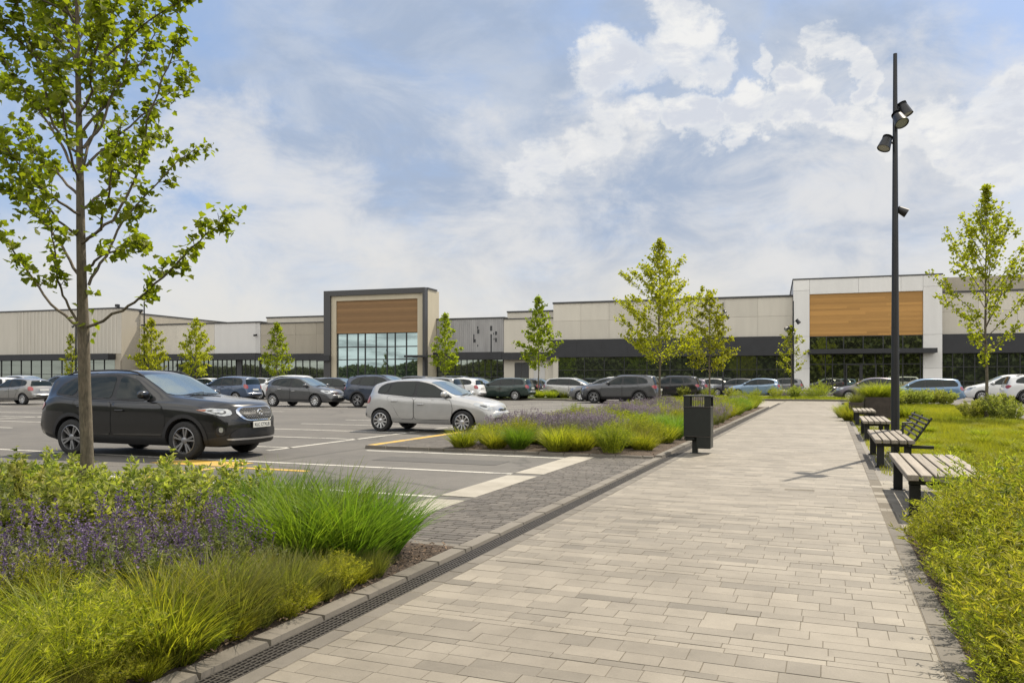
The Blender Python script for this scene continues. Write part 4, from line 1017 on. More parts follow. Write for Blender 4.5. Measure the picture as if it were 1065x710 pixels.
# --- long bed beside the path
LB='yellow-green tussocks in the long bed behind the bin'; LV='lavender in the long bed'; LO='olive tussocks in the long bed'; LG='fresh green grasses in the long bed'
for x,y in bedpts(-6.85,-3.3,14.65,40.8,.62,.22):
    u=rnd.random(); sc=rnd.uniform(.9,1.2)
    band=math.sin(y*1.05+x*.6)+.55*math.sin(x*2.1-y*.4)
    if y<15.5: kind=['yellow','green','feather','feather','yellow','lavender'][int(u*6)]; sc*=.95
    elif y<18.5 and x<-4.9: kind='lavender' if u<.60 else 'yellow'
    elif 21<y<26: kind='lavender' if u<.55 else ('feather' if u<.8 else 'olive')
    elif x>-3.9 and y>17: kind='yellow' if u<.4 else ('feather' if u<.75 else 'green')
    else: kind='lavender' if band>.85 else ('yellow' if u<.45 else 'feather' if u<.8 else 'olive')
    lab,gr={'feather':('narrow-leaved yellow-green mound in the long bed behind the litter bin','leafy mounds in the long bed'),'yellow':('yellow-green grass tussock in the long bed behind the litter bin',LB),'green':('fresh green grass clump in the long bed behind the litter bin',LG),
        'olive':('olive grass tussock in the long bed behind the litter bin',LO),'lavender':('mauve lavender plant in the long bed behind the litter bin',LV)}[kind]
    if kind=='green': sc*=.72
    plant(kind,x,y,.06,lab,gr,sc)
# --- right foreground bed
for x,y in bedpts(1.02,3.2,3.0,8.8,.42,.25):
    if x>3.3 or (y>8.2 and x<1.25): continue
    t=(y-3.0)/5.5
    plant('bush',x+.02,y,.02,'yellow-green leafy shrub spilling over the soil of the right foreground bed','leafy shrubs in the right foreground bed',rnd.uniform(.80,1.0)*(.90 if x<1.3 else 1.12)*(.86 if y>7.3 and x<1.75 else 1))
for y in (3.3,3.6,3.9,4.2,4.5,4.8,5.1,5.4,5.7,6.0,6.4,6.7,7.0,7.4,7.7,8.0): plant('bush',.80+rnd.uniform(-.04,.06),y,.02,'small leafy seedling on the soil strip beside the right edge course','seedlings on the right soil strip',rnd.uniform(.28,.52))
# loose plants behind the benches and along the lawn
for x,y,s in ((2.15,9.6,1.0),(2.6,9.2,1.0),(2.3,10.6,.8),(2.9,10.2,.9),(3.3,9.5,1),(2.0,12.6,.6),(1.75,13.4,.55),(2.6,11.8,.8),(3.2,11.2,.9)):
    plant('bush',x,y,.02,'loose leafy shrub at the near edge of the lawn behind the benches','shrubs at the near lawn edge',s)
for x,y,s in ((5.5,31.6,1.2),(4.7,32.3,.9),(5.3,32.6,1.1),(5.75,33.6,1.2),(5.6,30.2,.9)):
    plant('leafy',x,y,.02,'straggly pale shrub round the foot of the lawn tree','shrubs round the lawn tree',s)
for k in range(9):
    x=2.4+k*.42; plant('leafy',x,44.5+.35*k+rnd.uniform(-.2,.2),.02,'dark low hedge plant at the far edge of the lawn','low hedge plants beyond the lawn',1.15,sz=1.0)
for x,y in bedpts(1.8,5.6,11.5,30,1.25,.4): plant('yellow',x,y,.01,'tuft of longer grass on the lawn behind the benches','longer grass tufts on the lawn',rnd.uniform(.45,.75),sz=.75)
# --- verge at the end of the path
for x,y,s,k in ((-6.2,55.6,1.3,'leafy'),(-4.5,55.4,1.2,'bush'),(-3.3,56.3,1.5,'bush'),(-2.1,56.8,1.5,'leafy'),(-1.2,56.2,1.5,'bush'),(-.5,57.3,2.0,'bush'),(-7.8,56.4,1.3,'bush'),(-9.5,56.0,1.4,'leafy'),(-11.5,56.5,1.5,'bush')):
    plant(k,x,y,.1,'low rounded shrub on the grass verge at the far end of the path','shrubs on the far verge',s*.8)
plant('bush',*at(770,49.5),.02,'round yellow-green bush alone by the far kerb corner',None,1.3,sz=.8)
# --- car park island with a grey bush under the middle trees
ix,iy=at(545,55)
mb=MB(); mb.box(ix-3.6,ix+3.4,iy-.8,iy+4.5,0,.12,bev=.02); tag(mb.build('traffic_island',M['kerbstone']),kind='structure')
mb=MB(); mb.box(ix-3.45,ix+3.25,iy-.65,iy+4.35,.10,.125); tag(mb.build('island_turf',M['turf']),kind='structure')
plant('lavender',ix-.6,iy+.2,.125,'round grey-mauve bush on the car park island',None,2.3,sz=.85)
for x,y,s in ((-2.6,.4,1.5),(-2.0,.9,1.3),(1.0,.5,1.3),(1.9,.3,1.4),(.5,1.6,1.2),(2.6,1.2,1.3),(-1.5,1.5,1.3)):
    plant('yellow',ix+x,iy+y,.125,'yellow-green grass tussock on the car park island','tussocks on the car park island',s)

# ------------------------------------------------------------------ trees
def pyr(w,base=.72,p=1.0):      # narrow pyramidal crown, widest a quarter up
    return lambda t: w*( (base+(1-base)*min(1,t/.22)) if t<.22 else (1-((t-.22)/.78))**p+.06)
TG='young trees standing in the car park'
def tree_at(px,d,h,cb,w,label,seed,mat='lime_leaf',**k):
    x,y=at(px,d); return young_tree('young_tree',x,y,h,cb,pyr(w*1.14,**{q:k.pop(q) for q in('base','p') if q in k}),label,TG,seed,mat=mat,**k)
tree_at(686,36,7.85,2.05,2.25,'taller of the two trees in the long bed, with an open conical crown',101,nb=60,nl=6300,lsize=.105,asc=.80,p=1.2)
tree_at(738,46,6.55,1.9,1.75,'shorter bright tree just behind the tall tree of the long bed',102,nb=46,nl=5400,lsize=.125,asc=.55,p=1.15)
x,y=at(1026,28.0); young_tree('young_tree',x,y,8.35,1.95,lambda t: 2.35*((.35+.65*min(1,t/.3)) if t<.3 else (1-((t-.3)/.7)**1.15)*.93+.10),'young tree with upswept branches standing on the right lawn',TG,103,nb=40,nl=5400,lsize=.105,asc=1.35)
tree_at(560,60,7.7,2.2,1.55,'bright conical tree on the car park island in front of the beige shopfront',104,nb=44,nl=5400,lsize=.16,asc=.6,p=1.0)
tree_at(463,66,6.9,2.0,1.35,'conical tree in front of the stained grey metal shopfront',105,nb=40,nl=4500,lsize=.16,asc=.6,p=1.05)
tree_at(288,66,6.1,1.6,1.3,'bright conical tree left of the brown entrance tower',106,nb=40,nl=4500,lsize=.16,asc=.55,p=1.05)
tree_at(204,66,6.5,1.7,1.4,'rounded young tree in front of the plain grey wall panel',107,nb=42,nl=4500,lsize=.16,asc=.55,p=.8,base=.7)
tree_at(157,64,6.3,1.4,1.45,'young tree beside the leftmost lamp mast',108,nb=42,nl=4500,lsize=.16,asc=.6,p=1.0)
tree_at(823,58,5.3,1.7,1.25,'thin sparse young tree at the far end of the path',109,nb=24,nl=1350,lsize=.13,asc=.9,p=.9)
tree_at(74,66,5.2,1.6,.8,'slight young tree seen behind the maple trunk',110,nb=24,nl=1800,lsize=.14,asc=.6)

# ------------------------------------------------------------------ young maple in the foreground
def maple():
    g=np.random.default_rng(77); d0=7.6; bx,by=at(90,d0)
    root=empty('maple_tree',(bx,by,.02)); tag(root,'young maple with a slim trunk and lobed leaves in the left foreground bed','tree')
    def w(px,py,dd): # local point: photo column/row at this tree's own depth plus dd
        d=d0+dd; x,y=at(px,d); return Vector((x-bx,y-by,hz(py,d)-.02))
    mb=MB()
    tr=[(91.5,545),(90.5,470),(88,400),(86.5,340),(85,290),(84,240),(83,170),(81.5,100),(80.5,40),(80,-20),(79,-90),(80,-150)]
    rad=[.070,.058,.055,.054,.044,.040,.032,.026,.022,.017,.011,.004]
    mb.tube([w(x,y,0) if i else Vector((0,0,0)) for i,(x,y) in enumerate(tr)],rad,12)
    B=[ ([(87,343),(127,322),(152,304),(187,271),(215,243),(243,224)],-.7),([(84,342),(53,316),(25,276),(0,242),(-22,212)],.5),
        ([(84,341),(68,312),(59.5,291),(56,254),(49,216)],-.5),([(92,296),(109,266),(127,231),(142,213),(182,170),(208,152)],.6),
        ([(91,279),(106,265),(134,257),(147,254)],-.9),([(90,249),(117,230),(137,195),(149,160),(153,127),(166,89),(182,51),(190,35)],-.4),
        ([(82,287),(63,254),(48,233),(28,213),(0,191),(-25,170)],.7),([(82,246),(61,228),(33,198),(10,170),(-15,135)],-.8),
        ([(86,155),(104,132),(122,84),(137,46),(142,20),(152,-12)],.5),([(86,176),(101,160),(134,132),(177,96),(199,78)],.9),
        ([(79,175),(58,142),(38,111),(8,68),(-12,40)],.5),([(80,160),(55,132),(44,79),(25,25),(15,-10)],-.6),
        ([(81,117),(64,98),(48,60),(40,10)],1.0),([(82,122),(96,95),(94,68),(111,25),(128,-10)],-1.0),([(80,61),(58,38),(38,5),(22,-30)],.3),
        ([(81,90),(120,50),(160,18),(200,-6)],-.2),([(81,45),(100,10),(120,-40)],.4),([(80,30),(62,-5),(40,-50)],-.4),([(84,220),(112,196),(130,172),(150,148),(168,140)],1.1),
        ([(83,205),(60,180),(36,160),(20,128)],1.2),([(84,255),(104,238),(112,205),(118,170),(122,140)],-1.2),([(82,140),(108,112),(150,60),(168,20)],.9),
        ([(80,75),(70,30),(62,-20)],1.1),([(81,70),(99,38),(104,0)],-1.2),([(80,0),(100,-30),(130,-70)],.8),([(80,-20),(58,-60),(40,-90)],.9),([(83,190),(70,150),(64,105),(60,60)],-1.2),([(83,180),(100,130),(108,90),(112,55)],1.2),
        ([(84,225),(55,205),(25,180),(-5,140)],-1.4),([(80,20),(30,-10),(-10,-30)],-.9),([(80,110),(40,60),(5,30),(-20,0)],-.8),([(81,130),(30,105),(-15,75)],.9)]
    P=[];D=[]
    def cluster(p,dr,k,sp):
        off=g.normal(0,sp,(k,3)); P.append(np.array(p)+off); d=g.normal(0,.75,(k,3))+np.array(dr)*.55; d[:,2]-=.30; D.append(d)
    for bi,(pl,dep) in enumerate(B):
        n=len(pl); pts=[]
        dens=[]
        for i,(x,y) in enumerate(pl):
            f=i/(n-1); pts.append(w(x,y,dep*f**1.1))
        # finer polyline
        fine=[]
        for i in range(n-1):
            for k in range(4): fine.append(pts[i].lerp(pts[i+1],k/4)+Vector(g.normal(0,.006,3)))
        fine.append(pts[-1]); m=len(fine); Ln=sum((fine[i+1]-fine[i]).length for i in range(m-1))
        r0=.0055+.0042*min(1.6,Ln)
        mb.tube(fine,[r0*(1-i/(m-1))**.8+.0025 for i in range(m)],7)
        low = pl[0][1]>270
        start=.30 if not low else .34
        nt=int(Ln*(10.5 if not low else 10))+3
        for k in range(nt):
            f=start+(1-start)*(k+g.uniform(0,.9))/nt; f=min(f,.999); i=int(f*(m-1)); q=fine[i].lerp(fine[i+1],f*(m-1)-i); dv=(fine[i+1]-fine[i]).normalized()
            tl=g.uniform(.04,.17)*(1.1-.5*f); sd=Vector(g.normal(0,1,3)); sd=(sd-dv*sd.dot(dv)).normalized(); e=q+(sd*.8+dv*.55+Vector((0,0,.15)))*tl
            mb.tube([q,(q+e)/2+Vector((0,0,.008)),e],[.0042,.003,.0018],4)
            cluster(e,dv,int(g.integers(5,10)),.032+.012*g.random())
            if g.random()<.7: cluster((q+e)/2,dv,int(g.integers(2,5)),.03)
        cluster(fine[-1],(fine[-1]-fine[-3]).normalized(),7,.05)
    for k in range(90): # leafy leader above the picture
        z=g.uniform(4.4,6.35); r_=.10+.22*max(0,(6.3-z)/1.9); aa=g.uniform(0,6.28); q0=Vector((-.09,-.02,z-.12)); e=Vector((-.09+r_*math.cos(aa),-.02+r_*math.sin(aa),z+.08))
        mb.tube([q0,e],[.004,.002],4); cluster(e,(0,0,.5),int(g.integers(4,8)),.04)
    for k in range(26): # epicormic tufts up the stem
        z=g.uniform(1.7,4.6); cluster((g.normal(0,.05),g.normal(0,.05),z),(0,0,.3),int(g.integers(2,5)),.05)
    mb.build('trunk',M['bark'],root,60)
    P=np.concatenate(P);D=np.concatenate(D)
    V,F,T=maple_leaves(P,D,.062,5); npmesh('crown',V,F,M['maple_leaf'],root,None,T)
maple()
# ================================================================== STREET FURNITURE
def bench(x0,x1,y0,y1,label,back=False,h=.455,slats=6):
    r=empty('park_bench',((x0+x1)/2,(y0+y1)/2,.02)); tag(r,label,'bench','slatted benches along the path')
    hx=(x1-x0)/2; hy=(y1-y0)/2; n=slats; gp_=.022; sw=(2*hx-gp_*(n-1))/n
    for k in range(n):
        mb=MB(); a=-hx+k*(sw+gp_); mb.box(a,a+sw,-hy,hy,h-.062,h,0,rnd.uniform(.25,.9),bev=.006); mb.build('slat',M['bench_wood'],r)
    mb=MB()
    for s in (-1,1): mb.box(-hx+.03,hx-.03,s*(hy-.22)-.03,s*(hy-.22)+.03,h-.122,h-.064)
    mb.box(-.03,.03,-hy+.25,hy-.25,h-.12,h-.066); mb.build('frame',M['black_steel'],r)
    for s in (-1,1):
        for sx in (-1,1):
            mb=MB(); y=s*(hy-.22); x=sx*(hx-.09); mb.box(x-.055,x+.055,y-.022,y+.022,.012,h-.123,bev=.006); mb.box(x-.085,x+.085,y-.06,y+.06,0,.012); mb.build('leg',M['black_steel'],r)
    if back:
        b=MB()
        for k in range(5):
            z=h+.075+k*.062; x=hx-.01+.044*(k+.6); b.obox((x,0,z),(.008,0,.004),(0,hy-.02,0),(-.007,0,.017))
        bo=b.build('backrest',M['black_steel'],r)
        for s in (-1,0,1):
            mb=MB(); mb.tube([(hx-.08,s*(hy-.06),h-.10),(hx+.02,s*(hy-.06),h+.02),(hx+.24,s*(hy-.06),h+.36)],[.020,.020,.016],6); mb.build('backrest_support',M['black_steel'],bo)
        mb=MB(); mb.tube([(hx-.05,.25,h),(hx-.05,.25,h+.20),(hx+.10,.25,h+.20)],.016,6); mb.build('armrest',M['black_steel'],r)
        mb=MB(); mb.box(hx-.05,hx+.28,-hy+.15,-hy+.21,h-.14,h-.09); mb.build('rear_bracket',M['black_steel'],r)
bench(.74,1.50,8.98,11.58,'nearest wide backless slatted bench, half hidden by the right foreground shrubs')
bench(.69,1.27,14.0,16.75,'slatted bench with a dark metal backrest, beside the tall lamp mast',True,slats=5)
bench(.74,1.34,20.1,22.8,'backless slatted bench between the lamp mast bench and the farthest bench',slats=5)
bench(.73,1.34,26.6,29.0,'farthest slatted bench, right in front of the brown planters',slats=5)
# litter bin
def litter_bin():
    x,y=at(726.5,15.25); r=empty('litter_bin',(x,y,.024)); tag(r,'dark green steel litter bin with a barred opening standing on the path edge','litter bin')
    w=.255
    mb=MB(); mb.box(-w,w,-.19,.19,.33,.885,bev=.012); mb.build('bin_body',M['bin_green'],r)
    mb=MB(); mb.box(-.02,w-.003,-.186,.186,.10,.327,bev=.012); 
    mb.box(-w+.003,-.024,-.17,.17,.245,.326,bev=.03); mb.build('bin_base',M['bin_green'],r)
    mb=MB(); mb.box(-w-.002,w+.002,-.192,.192,.318,.336,bev=.004); mb.box(-w-.004,w+.004,-.194,.194,.880,.897,bev=.004); mb.build('trim_band',M['dark_iron'],r)
    mb=MB(); mb.box(-w-.012,w+.012,-.205,.205,1.085,1.112,bev=.008); mb.build('lid',M['bin_green'],r)
    for sx in(-1,1):
        for sy in(-1,1):
            mb=MB(); mb.box(sx*(w-.11 if sx<0 else w-.11),sx*w,sy*.165,sy*.19,.897,1.086); mb.build('corner_post',M['bin_green'],r)
    mb=MB()
    for sy in(-1,1):
        if sy<0:
            for k in range(9):
                xx=-.135+k*.034; mb.box(xx-.005,xx+.005,sy*.176,sy*.184,.897,1.086)
    mb.build('opening_bars',M['bin_green'],r)
    mb=MB(); mb.box(-.115,-.01,-.06,.05,0,.33,bev=.008); mb.box(-.15,.03,-.10,.09,0,.008); mb.build('post',M['bin_green'],r)
litter_bin()
def spot(r,pos,aim,size):
    """floodlight can on a short arm"""
    d=Vector(aim).normalized(); p=Vector(pos); q=p.copy(); base=Vector((0,0,pos[2]))
    z=d; xax=z.orthogonal().normalized(); yax=z.cross(xax); Mx=Matrix((xax,yax,z)).transposed().to_4x4(); Mx.translation=p
    s=size
    mb=MB(); mb.lathe([(0,-.62*s),(.26*s,-.62*s),(.36*s,-.52*s),(.50*s,.40*s),(.52*s,.52*s),(.46*s,.52*s),(.44*s,.46*s)],20,Mx)
    for k in range(5): mb.lathe([(.30*s,-.62*s+k*.05*s),(.40*s,-.60*s+k*.05*s),(.30*s,-.585*s+k*.05*s)],16,Mx)
    h=mb.build('floodlight',M['black_steel'],r,35)
    mb=MB(); mb.lathe([(.445*s,.462*s),(0,.462*s)],20,Mx); mb.build('lens',M['lens'],h)
    mb=MB(); mb.tube([base,p-d*.2*s],.022*max(1,s/.3),6); mb.build('arm',M['black_steel'],h)
def mast(px,d,h,label,r0=.075,r1=.036,heads=(),s=.238,z0=.02):
    x,y=at(px,d); r=empty('lamp_mast',(x,y,z0)); tag(r,label,'lamp mast','slim lamp masts')
    mb=MB(); mb.tube([(0,0,0),(0,0,.9),(0,0,h*.5),(0,0,h)],[r0,r0*.98,(r0+r1)*.52,r1],14); mb.build('pole',M['black_steel'],r,50)
    mb=MB(); mb.tube([(0,0,0),(0,0,.02)],[r0*1.9,r0*1.9],14); mb.build('base_plate',M['black_steel'],r,40)
    R3=Vector((RT[0],RT[1],0)); F3=Vector((FW[0],FW[1],0))
    for (du,dv,z,au,av,az,k) in heads: spot(r,R3*du+F3*dv+Vector((0,0,z)),R3*au+F3*av+Vector((0,0,az)),s*k)
    return r
mast(931,15.3,7.72,'tall dark lamp mast with four floodlights beside the backrest bench',.078,.036,
     ((.19,.03,6.65,.35,-.25,-1,1.0),(.0,-.17,6.40,.12,-.7,-1,1.05),(-.20,-.03,5.98,-.45,-.2,-1,1.0),(.15,.02,4.68,.75,-.2,-.45,.72)))
mast(825,57.5,7.1,'slim lamp mast standing on the verge at the far end of the path',.075,.05,((.35,0,5.6,.5,-.3,-.8,1.25),(-.45,0,5.1,-.9,-.3,-.5,1.2),(-.05,-.2,4.75,0,-.8,-.6,.9)))
mast(752,62,7.4,'slim lamp mast beside the two trees of the long bed',.075,.05,((.35,0,6.3,.6,-.3,-.6,1.2),(.1,-.2,6.7,.0,-.6,-.7,.9)))
mast(150,64,7.7,'slim lamp mast rising above the left building',.075,.05,((-.3,0,6.9,-.6,-.3,-.6,1.0),))
mast(79,66,6.1,'slim lamp mast just left of the maple trunk',.085,.06,((-.25,0,5.8,-.6,-.3,-.6,.8),))
# planters at the far end of the benches
def planter(x0,x1,y0,y1,h,label):
    r=empty('planter_box',((x0+x1)/2,(y0+y1)/2,.02)); tag(r,label,'planter','brown planter boxes'); a=(x1-x0)/2; b=(y1-y0)/2; t=.04
    mb=MB()
    V=[]; 
    for z,k in((0,.94),(h,1.0)):
        for sx,sy in((-1,-1),(1,-1),(1,1),(-1,1)): V.append((sx*a*k,sy*b*k,z))
    for sx,sy in((-1,-1),(1,-1),(1,1),(-1,1)): V.append((sx*(a-t),sy*(b-t),h))
    for sx,sy in((-1,-1),(1,-1),(1,1),(-1,1)): V.append((sx*(a-t),sy*(b-t),h-.06))
    F=[(0,1,5,4),(1,2,6,5),(2,3,7,6),(3,0,4,7)]+[(4+i,4+(i+1)%4,8+(i+1)%4,8+i) for i in range(4)]+[(8+i,8+(i+1)%4,12+(i+1)%4,12+i) for i in range(4)]+[(3,2,1,0)]
    mb.add(V,F); mb.build('tub',M['planter'],r); mb=MB(); mb.add(V[12:],[(0,1,2,3)]); mb.build('planting_soil',M['soil'],r)
planter(1.15,2.25,30.3,31.6,.80,'large dark brown square planter holding a bright bushy grass')
planter(.66,1.12,29.8,30.9,.62,'smaller dark brown planter at the path edge beside the farthest bench')
for k,(x,y,s,z) in enumerate(((1.45,30.7,1.6,.72),(1.95,31.2,1.5,.72),(1.7,30.9,1.7,.72),(1.15,31.8,1.5,.3))): plant('yellow',x,y,z,'bright bushy grass growing out of the large brown planter','grasses in the large planter',s,sz=.85)
plant('olive',.9,30.3,.55,'small olive grass in the smaller planter at the path edge',None,.9)
for x,y in ((.55,31.8),(.75,32.6),(.7,29.4),(2.5,30.8),(2.7,31.6)): plant('yellow',x,y,.02,'yellow-green grass tussock on the ground round the brown planters','tussocks round the planters',1.15)
# boulders on the verge
def boulder(px,d,s,label,z=.1):
    x,y=at(px,d); bm=bmesh.new(); bmesh.ops.create_icosphere(bm,subdivisions=3,radius=1); sd=rnd.uniform(0,99)
    from mathutils import noise as mn
    for v in bm.verts:
        k=1+.28*mn.noise(v.co*1.3+Vector((sd,0,0)))+.10*mn.noise(v.co*3.1+Vector((0,sd,0))); v.co=Vector((v.co.x*s*1.25*k,v.co.y*s*.9*k,v.co.z*s*.62*k+s*.35))
    me=bpy.data.meshes.new('boulder'); bm.to_mesh(me); bm.free(); o=finish(me,'boulder',M['rock'],None,None,None,50); o.location=(x,y,z); tag(o,label,'boulder','boulders on the far verge')
boulder(842,59.5,.72,'largest grey-brown boulder on the far verge, right of the mast'); boulder(833,58.2,.5,'smaller boulder between the mast and the largest boulder'); boulder(812,60.2,.55,'boulder on the verge left of the far mast')
# bicycles by the entrance
def bicycle(px,d,ang,label,z=0):
    x,y=at(px,d); r=empty('bicycle',(x,y,z),ang); tag(r,label,'bicycle')
    for wx in(-.52,.52):
        w=empty('wheel',(wx,0,.33)); w.parent=r
        mb=MB(); pts=[(.32*math.cos(a),0,.32*math.sin(a)) for a in np.linspace(0,2*math.pi,25)]; mb.tube(pts,.02,6,cap=False); mb.build('tyre',M['tyre'],w,60)
        mb=MB(); 
        for k in range(10):
            a=k*math.pi/5; mb.tube([(0,0,0),(.31*math.cos(a),0,.31*math.sin(a))],.004,3)
        mb.build('spokes',M['alloy'],w)
    mb=MB()
    for a,b in (((-.52,0,.33),(-.05,0,.30)),((-.05,0,.30),(-.20,0,.82)),((-.20,0,.74),(.33,0,.78)),((-.05,0,.30),(.36,0,.70)),((-.52,0,.33),(-.18,0,.74)),((.52,0,.33),(.33,0,.92))): mb.tube([a,b],.019,6)
    mb.build('frame',M['paint_navy'],r,60)
    mb=MB(); mb.tube([(.33,0,.92),(.30,0,1.0),(.30,.27,1.02)],.014,5); mb.tube([(.30,0,1.0),(.30,-.27,1.02)],.014,5); mb.build('handlebar',M['black_steel'],r,60)
    mb=MB(); mb.obox((-.22,0,.86),(.13,0,.01),(0,.06,0),(0,0,.025)); mb.build('saddle',M['black_plastic'],r)
bicycle(868,64,.5,'dark blue bicycle parked in front of the white entrance block')
bicycle(727,60.5,.2,'dark bicycle left among the parked cars near the two trees')

# ================================================================== RETAIL BUILDINGS
FA=math.atan2(.062,.998); EX=(math.cos(FA),math.sin(FA)); NX=(-math.sin(FA),math.cos(FA)); FP0=at(900,75.0)
def fl(px,off=0.0):
    """distance along the shopfront line where photo column px meets it, set back by off; and its depth"""
    k=(px-CX)/FPX; b0=(FP0[0]+NX[0]*off,FP0[1]+NX[1]*off)
    l0=b0[0]*RT[0]+b0[1]*RT[1]; d0=b0[0]*FW[0]+b0[1]*FW[1]; le=EX[0]*RT[0]+EX[1]*RT[1]; de=EX[0]*FW[0]+EX[1]*FW[1]
    t=(k*d0-l0)/(le-k*de); return t,d0+t*de
def fz(py,px,off=0.0): return hz(py,fl(px,off)[1])
class Store:
    def __init__(s,name,label,px0,px1,off=0.0,x0=None,x1=None):
        s.off=off; s.x0=fl(px0,off)[0] if x0 is None else x0; s.x1=fl(px1,off)[0] if x1 is None else x1; s.W=s.x1-s.x0
        s.root=empty(name,(FP0[0]+EX[0]*s.x0+NX[0]*off,FP0[1]+EX[1]*s.x0+NX[1]*off,0),FA); tag(s.root,label,'shop building','shop units of the retail park')
        s.pm=(px0+px1)/2
    def X(s,px,o=0): return fl(px,s.off+o)[0]-s.x0
    def Z(s,py,px=None,o=0): return fz(py,px if px else s.pm,s.off+o)
    def wall(s,h,mat,cols,rows,z0=0,dep=28,core='taupe_panel',ribs=0,x0=0,x1=None,name='wall'):
        x1=s.W if x1 is None else x1; mb=MB(); mb.box(x0,x1,.06,dep,0,h-.02,1)
        xs=[x0+(x1-x0)*c for c in cols] if isinstance(cols,(list,tuple)) else [x0+(x1-x0)*i/cols for i in range(cols+1)]
        zs=[z0+(h-z0)*c for c in rows] if isinstance(rows,(list,tuple)) else [z0+(h-z0)*i/rows for i in range(rows+1)]
        g=.018
        for i in range(len(xs)-1):
            for j in range(len(zs)-1):
                mb.box(xs[i]+g*.5,xs[i+1]-g*.5,0,.055,zs[j]+g*.5,zs[j+1]-g*.5,0,rnd.random())
        if ribs:
            x=x0+.1
            while x<x1-.1: mb.box(x,x+ribs*.35,-.05,-.002,z0+.03,h-.03,0,rnd.uniform(.2,1)); x+=ribs
        s.h=h; return mb.build(name,[M[mat],M['seam']] if core is None else [M[mat],M[core]],s.root)
    def coping(s,h,x0=0,x1=None,t=.16,dep=28):
        x1=s.W if x1 is None else x1; mb=MB(); mb.box(x0-.06,x1+.06,-.10,dep,h,h+t); return mb.build('coping',M['coping'],s.root)
    def fascia(s,z0,z1,out=.5,x0=0,x1=None,name='fascia',seams=6):
        x1=s.W if x1 is None else x1; mb=MB()
        for i in range(seams):
            a=x0+(x1-x0)*i/seams; b=x0+(x1-x0)*(i+1)/seams; mb.box(a+.006,b-.006,-out,.05,z0,z1)
        mb.box(x0,x1,-out+.02,.05,z0+.01,z1-.01)
        return mb.build(name,M['fascia'],s.root)
    def glazing(s,x0,x1,z0,z1,cols,rows,mat='shop_glass',y=.02,bar=.07):
        f=MB(); mb=MB(); mb.box(x0,x1,y-.03,y,z0,z1); 
        o=mb.build('shop_window',M[mat],s.root)
        xs=[x0+(x1-x0)*c for c in cols] if isinstance(cols,(list,tuple)) else [x0+(x1-x0)*i/cols for i in range(cols+1)]
        zs=[z0+(z1-z0)*c for c in rows] if isinstance(rows,(list,tuple)) else [z0+(z1-z0)*i/rows for i in range(rows+1)]
        for x in xs: f.box(x-bar/2,x+bar/2,y-.11,y-.031,z0,z1)
        for z in zs:
            for i in range(len(xs)-1): f.box(xs[i]+bar/2+.001,xs[i+1]-bar/2-.001,y-.10,y-.032,z-bar/2,z+bar/2)
        f.build('window_frame',M['frame'],o); return o
    def part(s,name,mat,boxes,bev=0,parent=None):
        mb=MB()
        for b in boxes: mb.box(*b,bev=bev)
        return mb.build(name,M[mat] if isinstance(mat,str) else mat,parent or s.root)
def doors(s,x0,x1,h):
    n=2
    for i in range(n):
        a=x0+(x1-x0)*i/n; b=x0+(x1-x0)*(i+1)/n
        o=s.part('door','frame',[(a,a+.14,-.16,-.08,0,h),(b-.14,b,-.16,-.08,0,h),(a+.141,b-.141,-.16,-.08,h-.16,h),(a+.141,b-.141,-.16,-.08,0,.22)])
        s.part('door_glass','green_glass',[(a+.14,b-.14,-.125,-.115,.22,h-.16)],parent=o)
        s.part('handle','alloy',[((b-.22 if i==0 else a+.18),(b-.18 if i==0 else a+.22),-.22,-.18,.9,1.5)],parent=o)
def walllamp(s,x,z):
    mb=MB(); mb.box(x-.05,x+.05,-.30,0,z+.02,z+.10); mb.box(x-.16,x+.16,-.50,-.30,z-.10,z+.12,bev=.03); mb.box(x-.07,x+.07,-.02,0,z-.05,z+.2); mb.build('wall_lamp',M['black_steel'],s.root)

# --- far left: ribbed beige unit standing forward
s=Store('shop_building','long low shop unit with ribbed beige cladding at the far left',-420,126,-2.9)
h=s.Z(323,60); zb=s.Z(368.5,60); zc=s.Z(374.5,60); xs=s.X(18)
s.wall(h,'ribbed_beige',[.0,.55,.80,xs/s.W,1],1,z0=zb,ribs=.0,dep=3.6)
mb=MB(); x=xs+.25
while x<s.W-.35: mb.box(x,x+.22,-.035,-.002,zb+.05,h-.05,0,rnd.uniform(.4,.9)); x+=.62
mb.build('cladding_ribs',M['ribbed_beige'],s.root); s.coping(h,dep=3.6)
s.fascia(zc,zb,1.2,0,s.W-.9,seams=14); s.glazing(0,s.W-.9,.1,zc,64,[0,.52,1],'shop_glass')
s.part('pier','taupe_panel',[(s.W-.85,s.W-.02,-.15,.0,0,zc)])
mb=MB(); mb.box(s.W-.5,s.W-.1,-.5,-.1,h+.16,h+.5); mb.tube([(s.W-.3,-.3,h+.1),(s.W-.3,-.3,h+.3)],.05,6); mb.build('roof_floodlight',M['black_steel'],s.root)
A1=s.x1
# --- corner return
s=Store('shop_building','plain beige corner block stepping back beside the ribbed unit',126,147,.2,x0=A1+.02)
h=s.Z(324,140)-.35; s.wall(h,'beige_panel',1,[0,.45,.8,1]); s.coping(h,t=.12); s.fascia(s.Z(374),s.Z(368.5),.7); s.glazing(.1,s.W-.1,.1,s.Z(374),4,2)
B0=s.x1
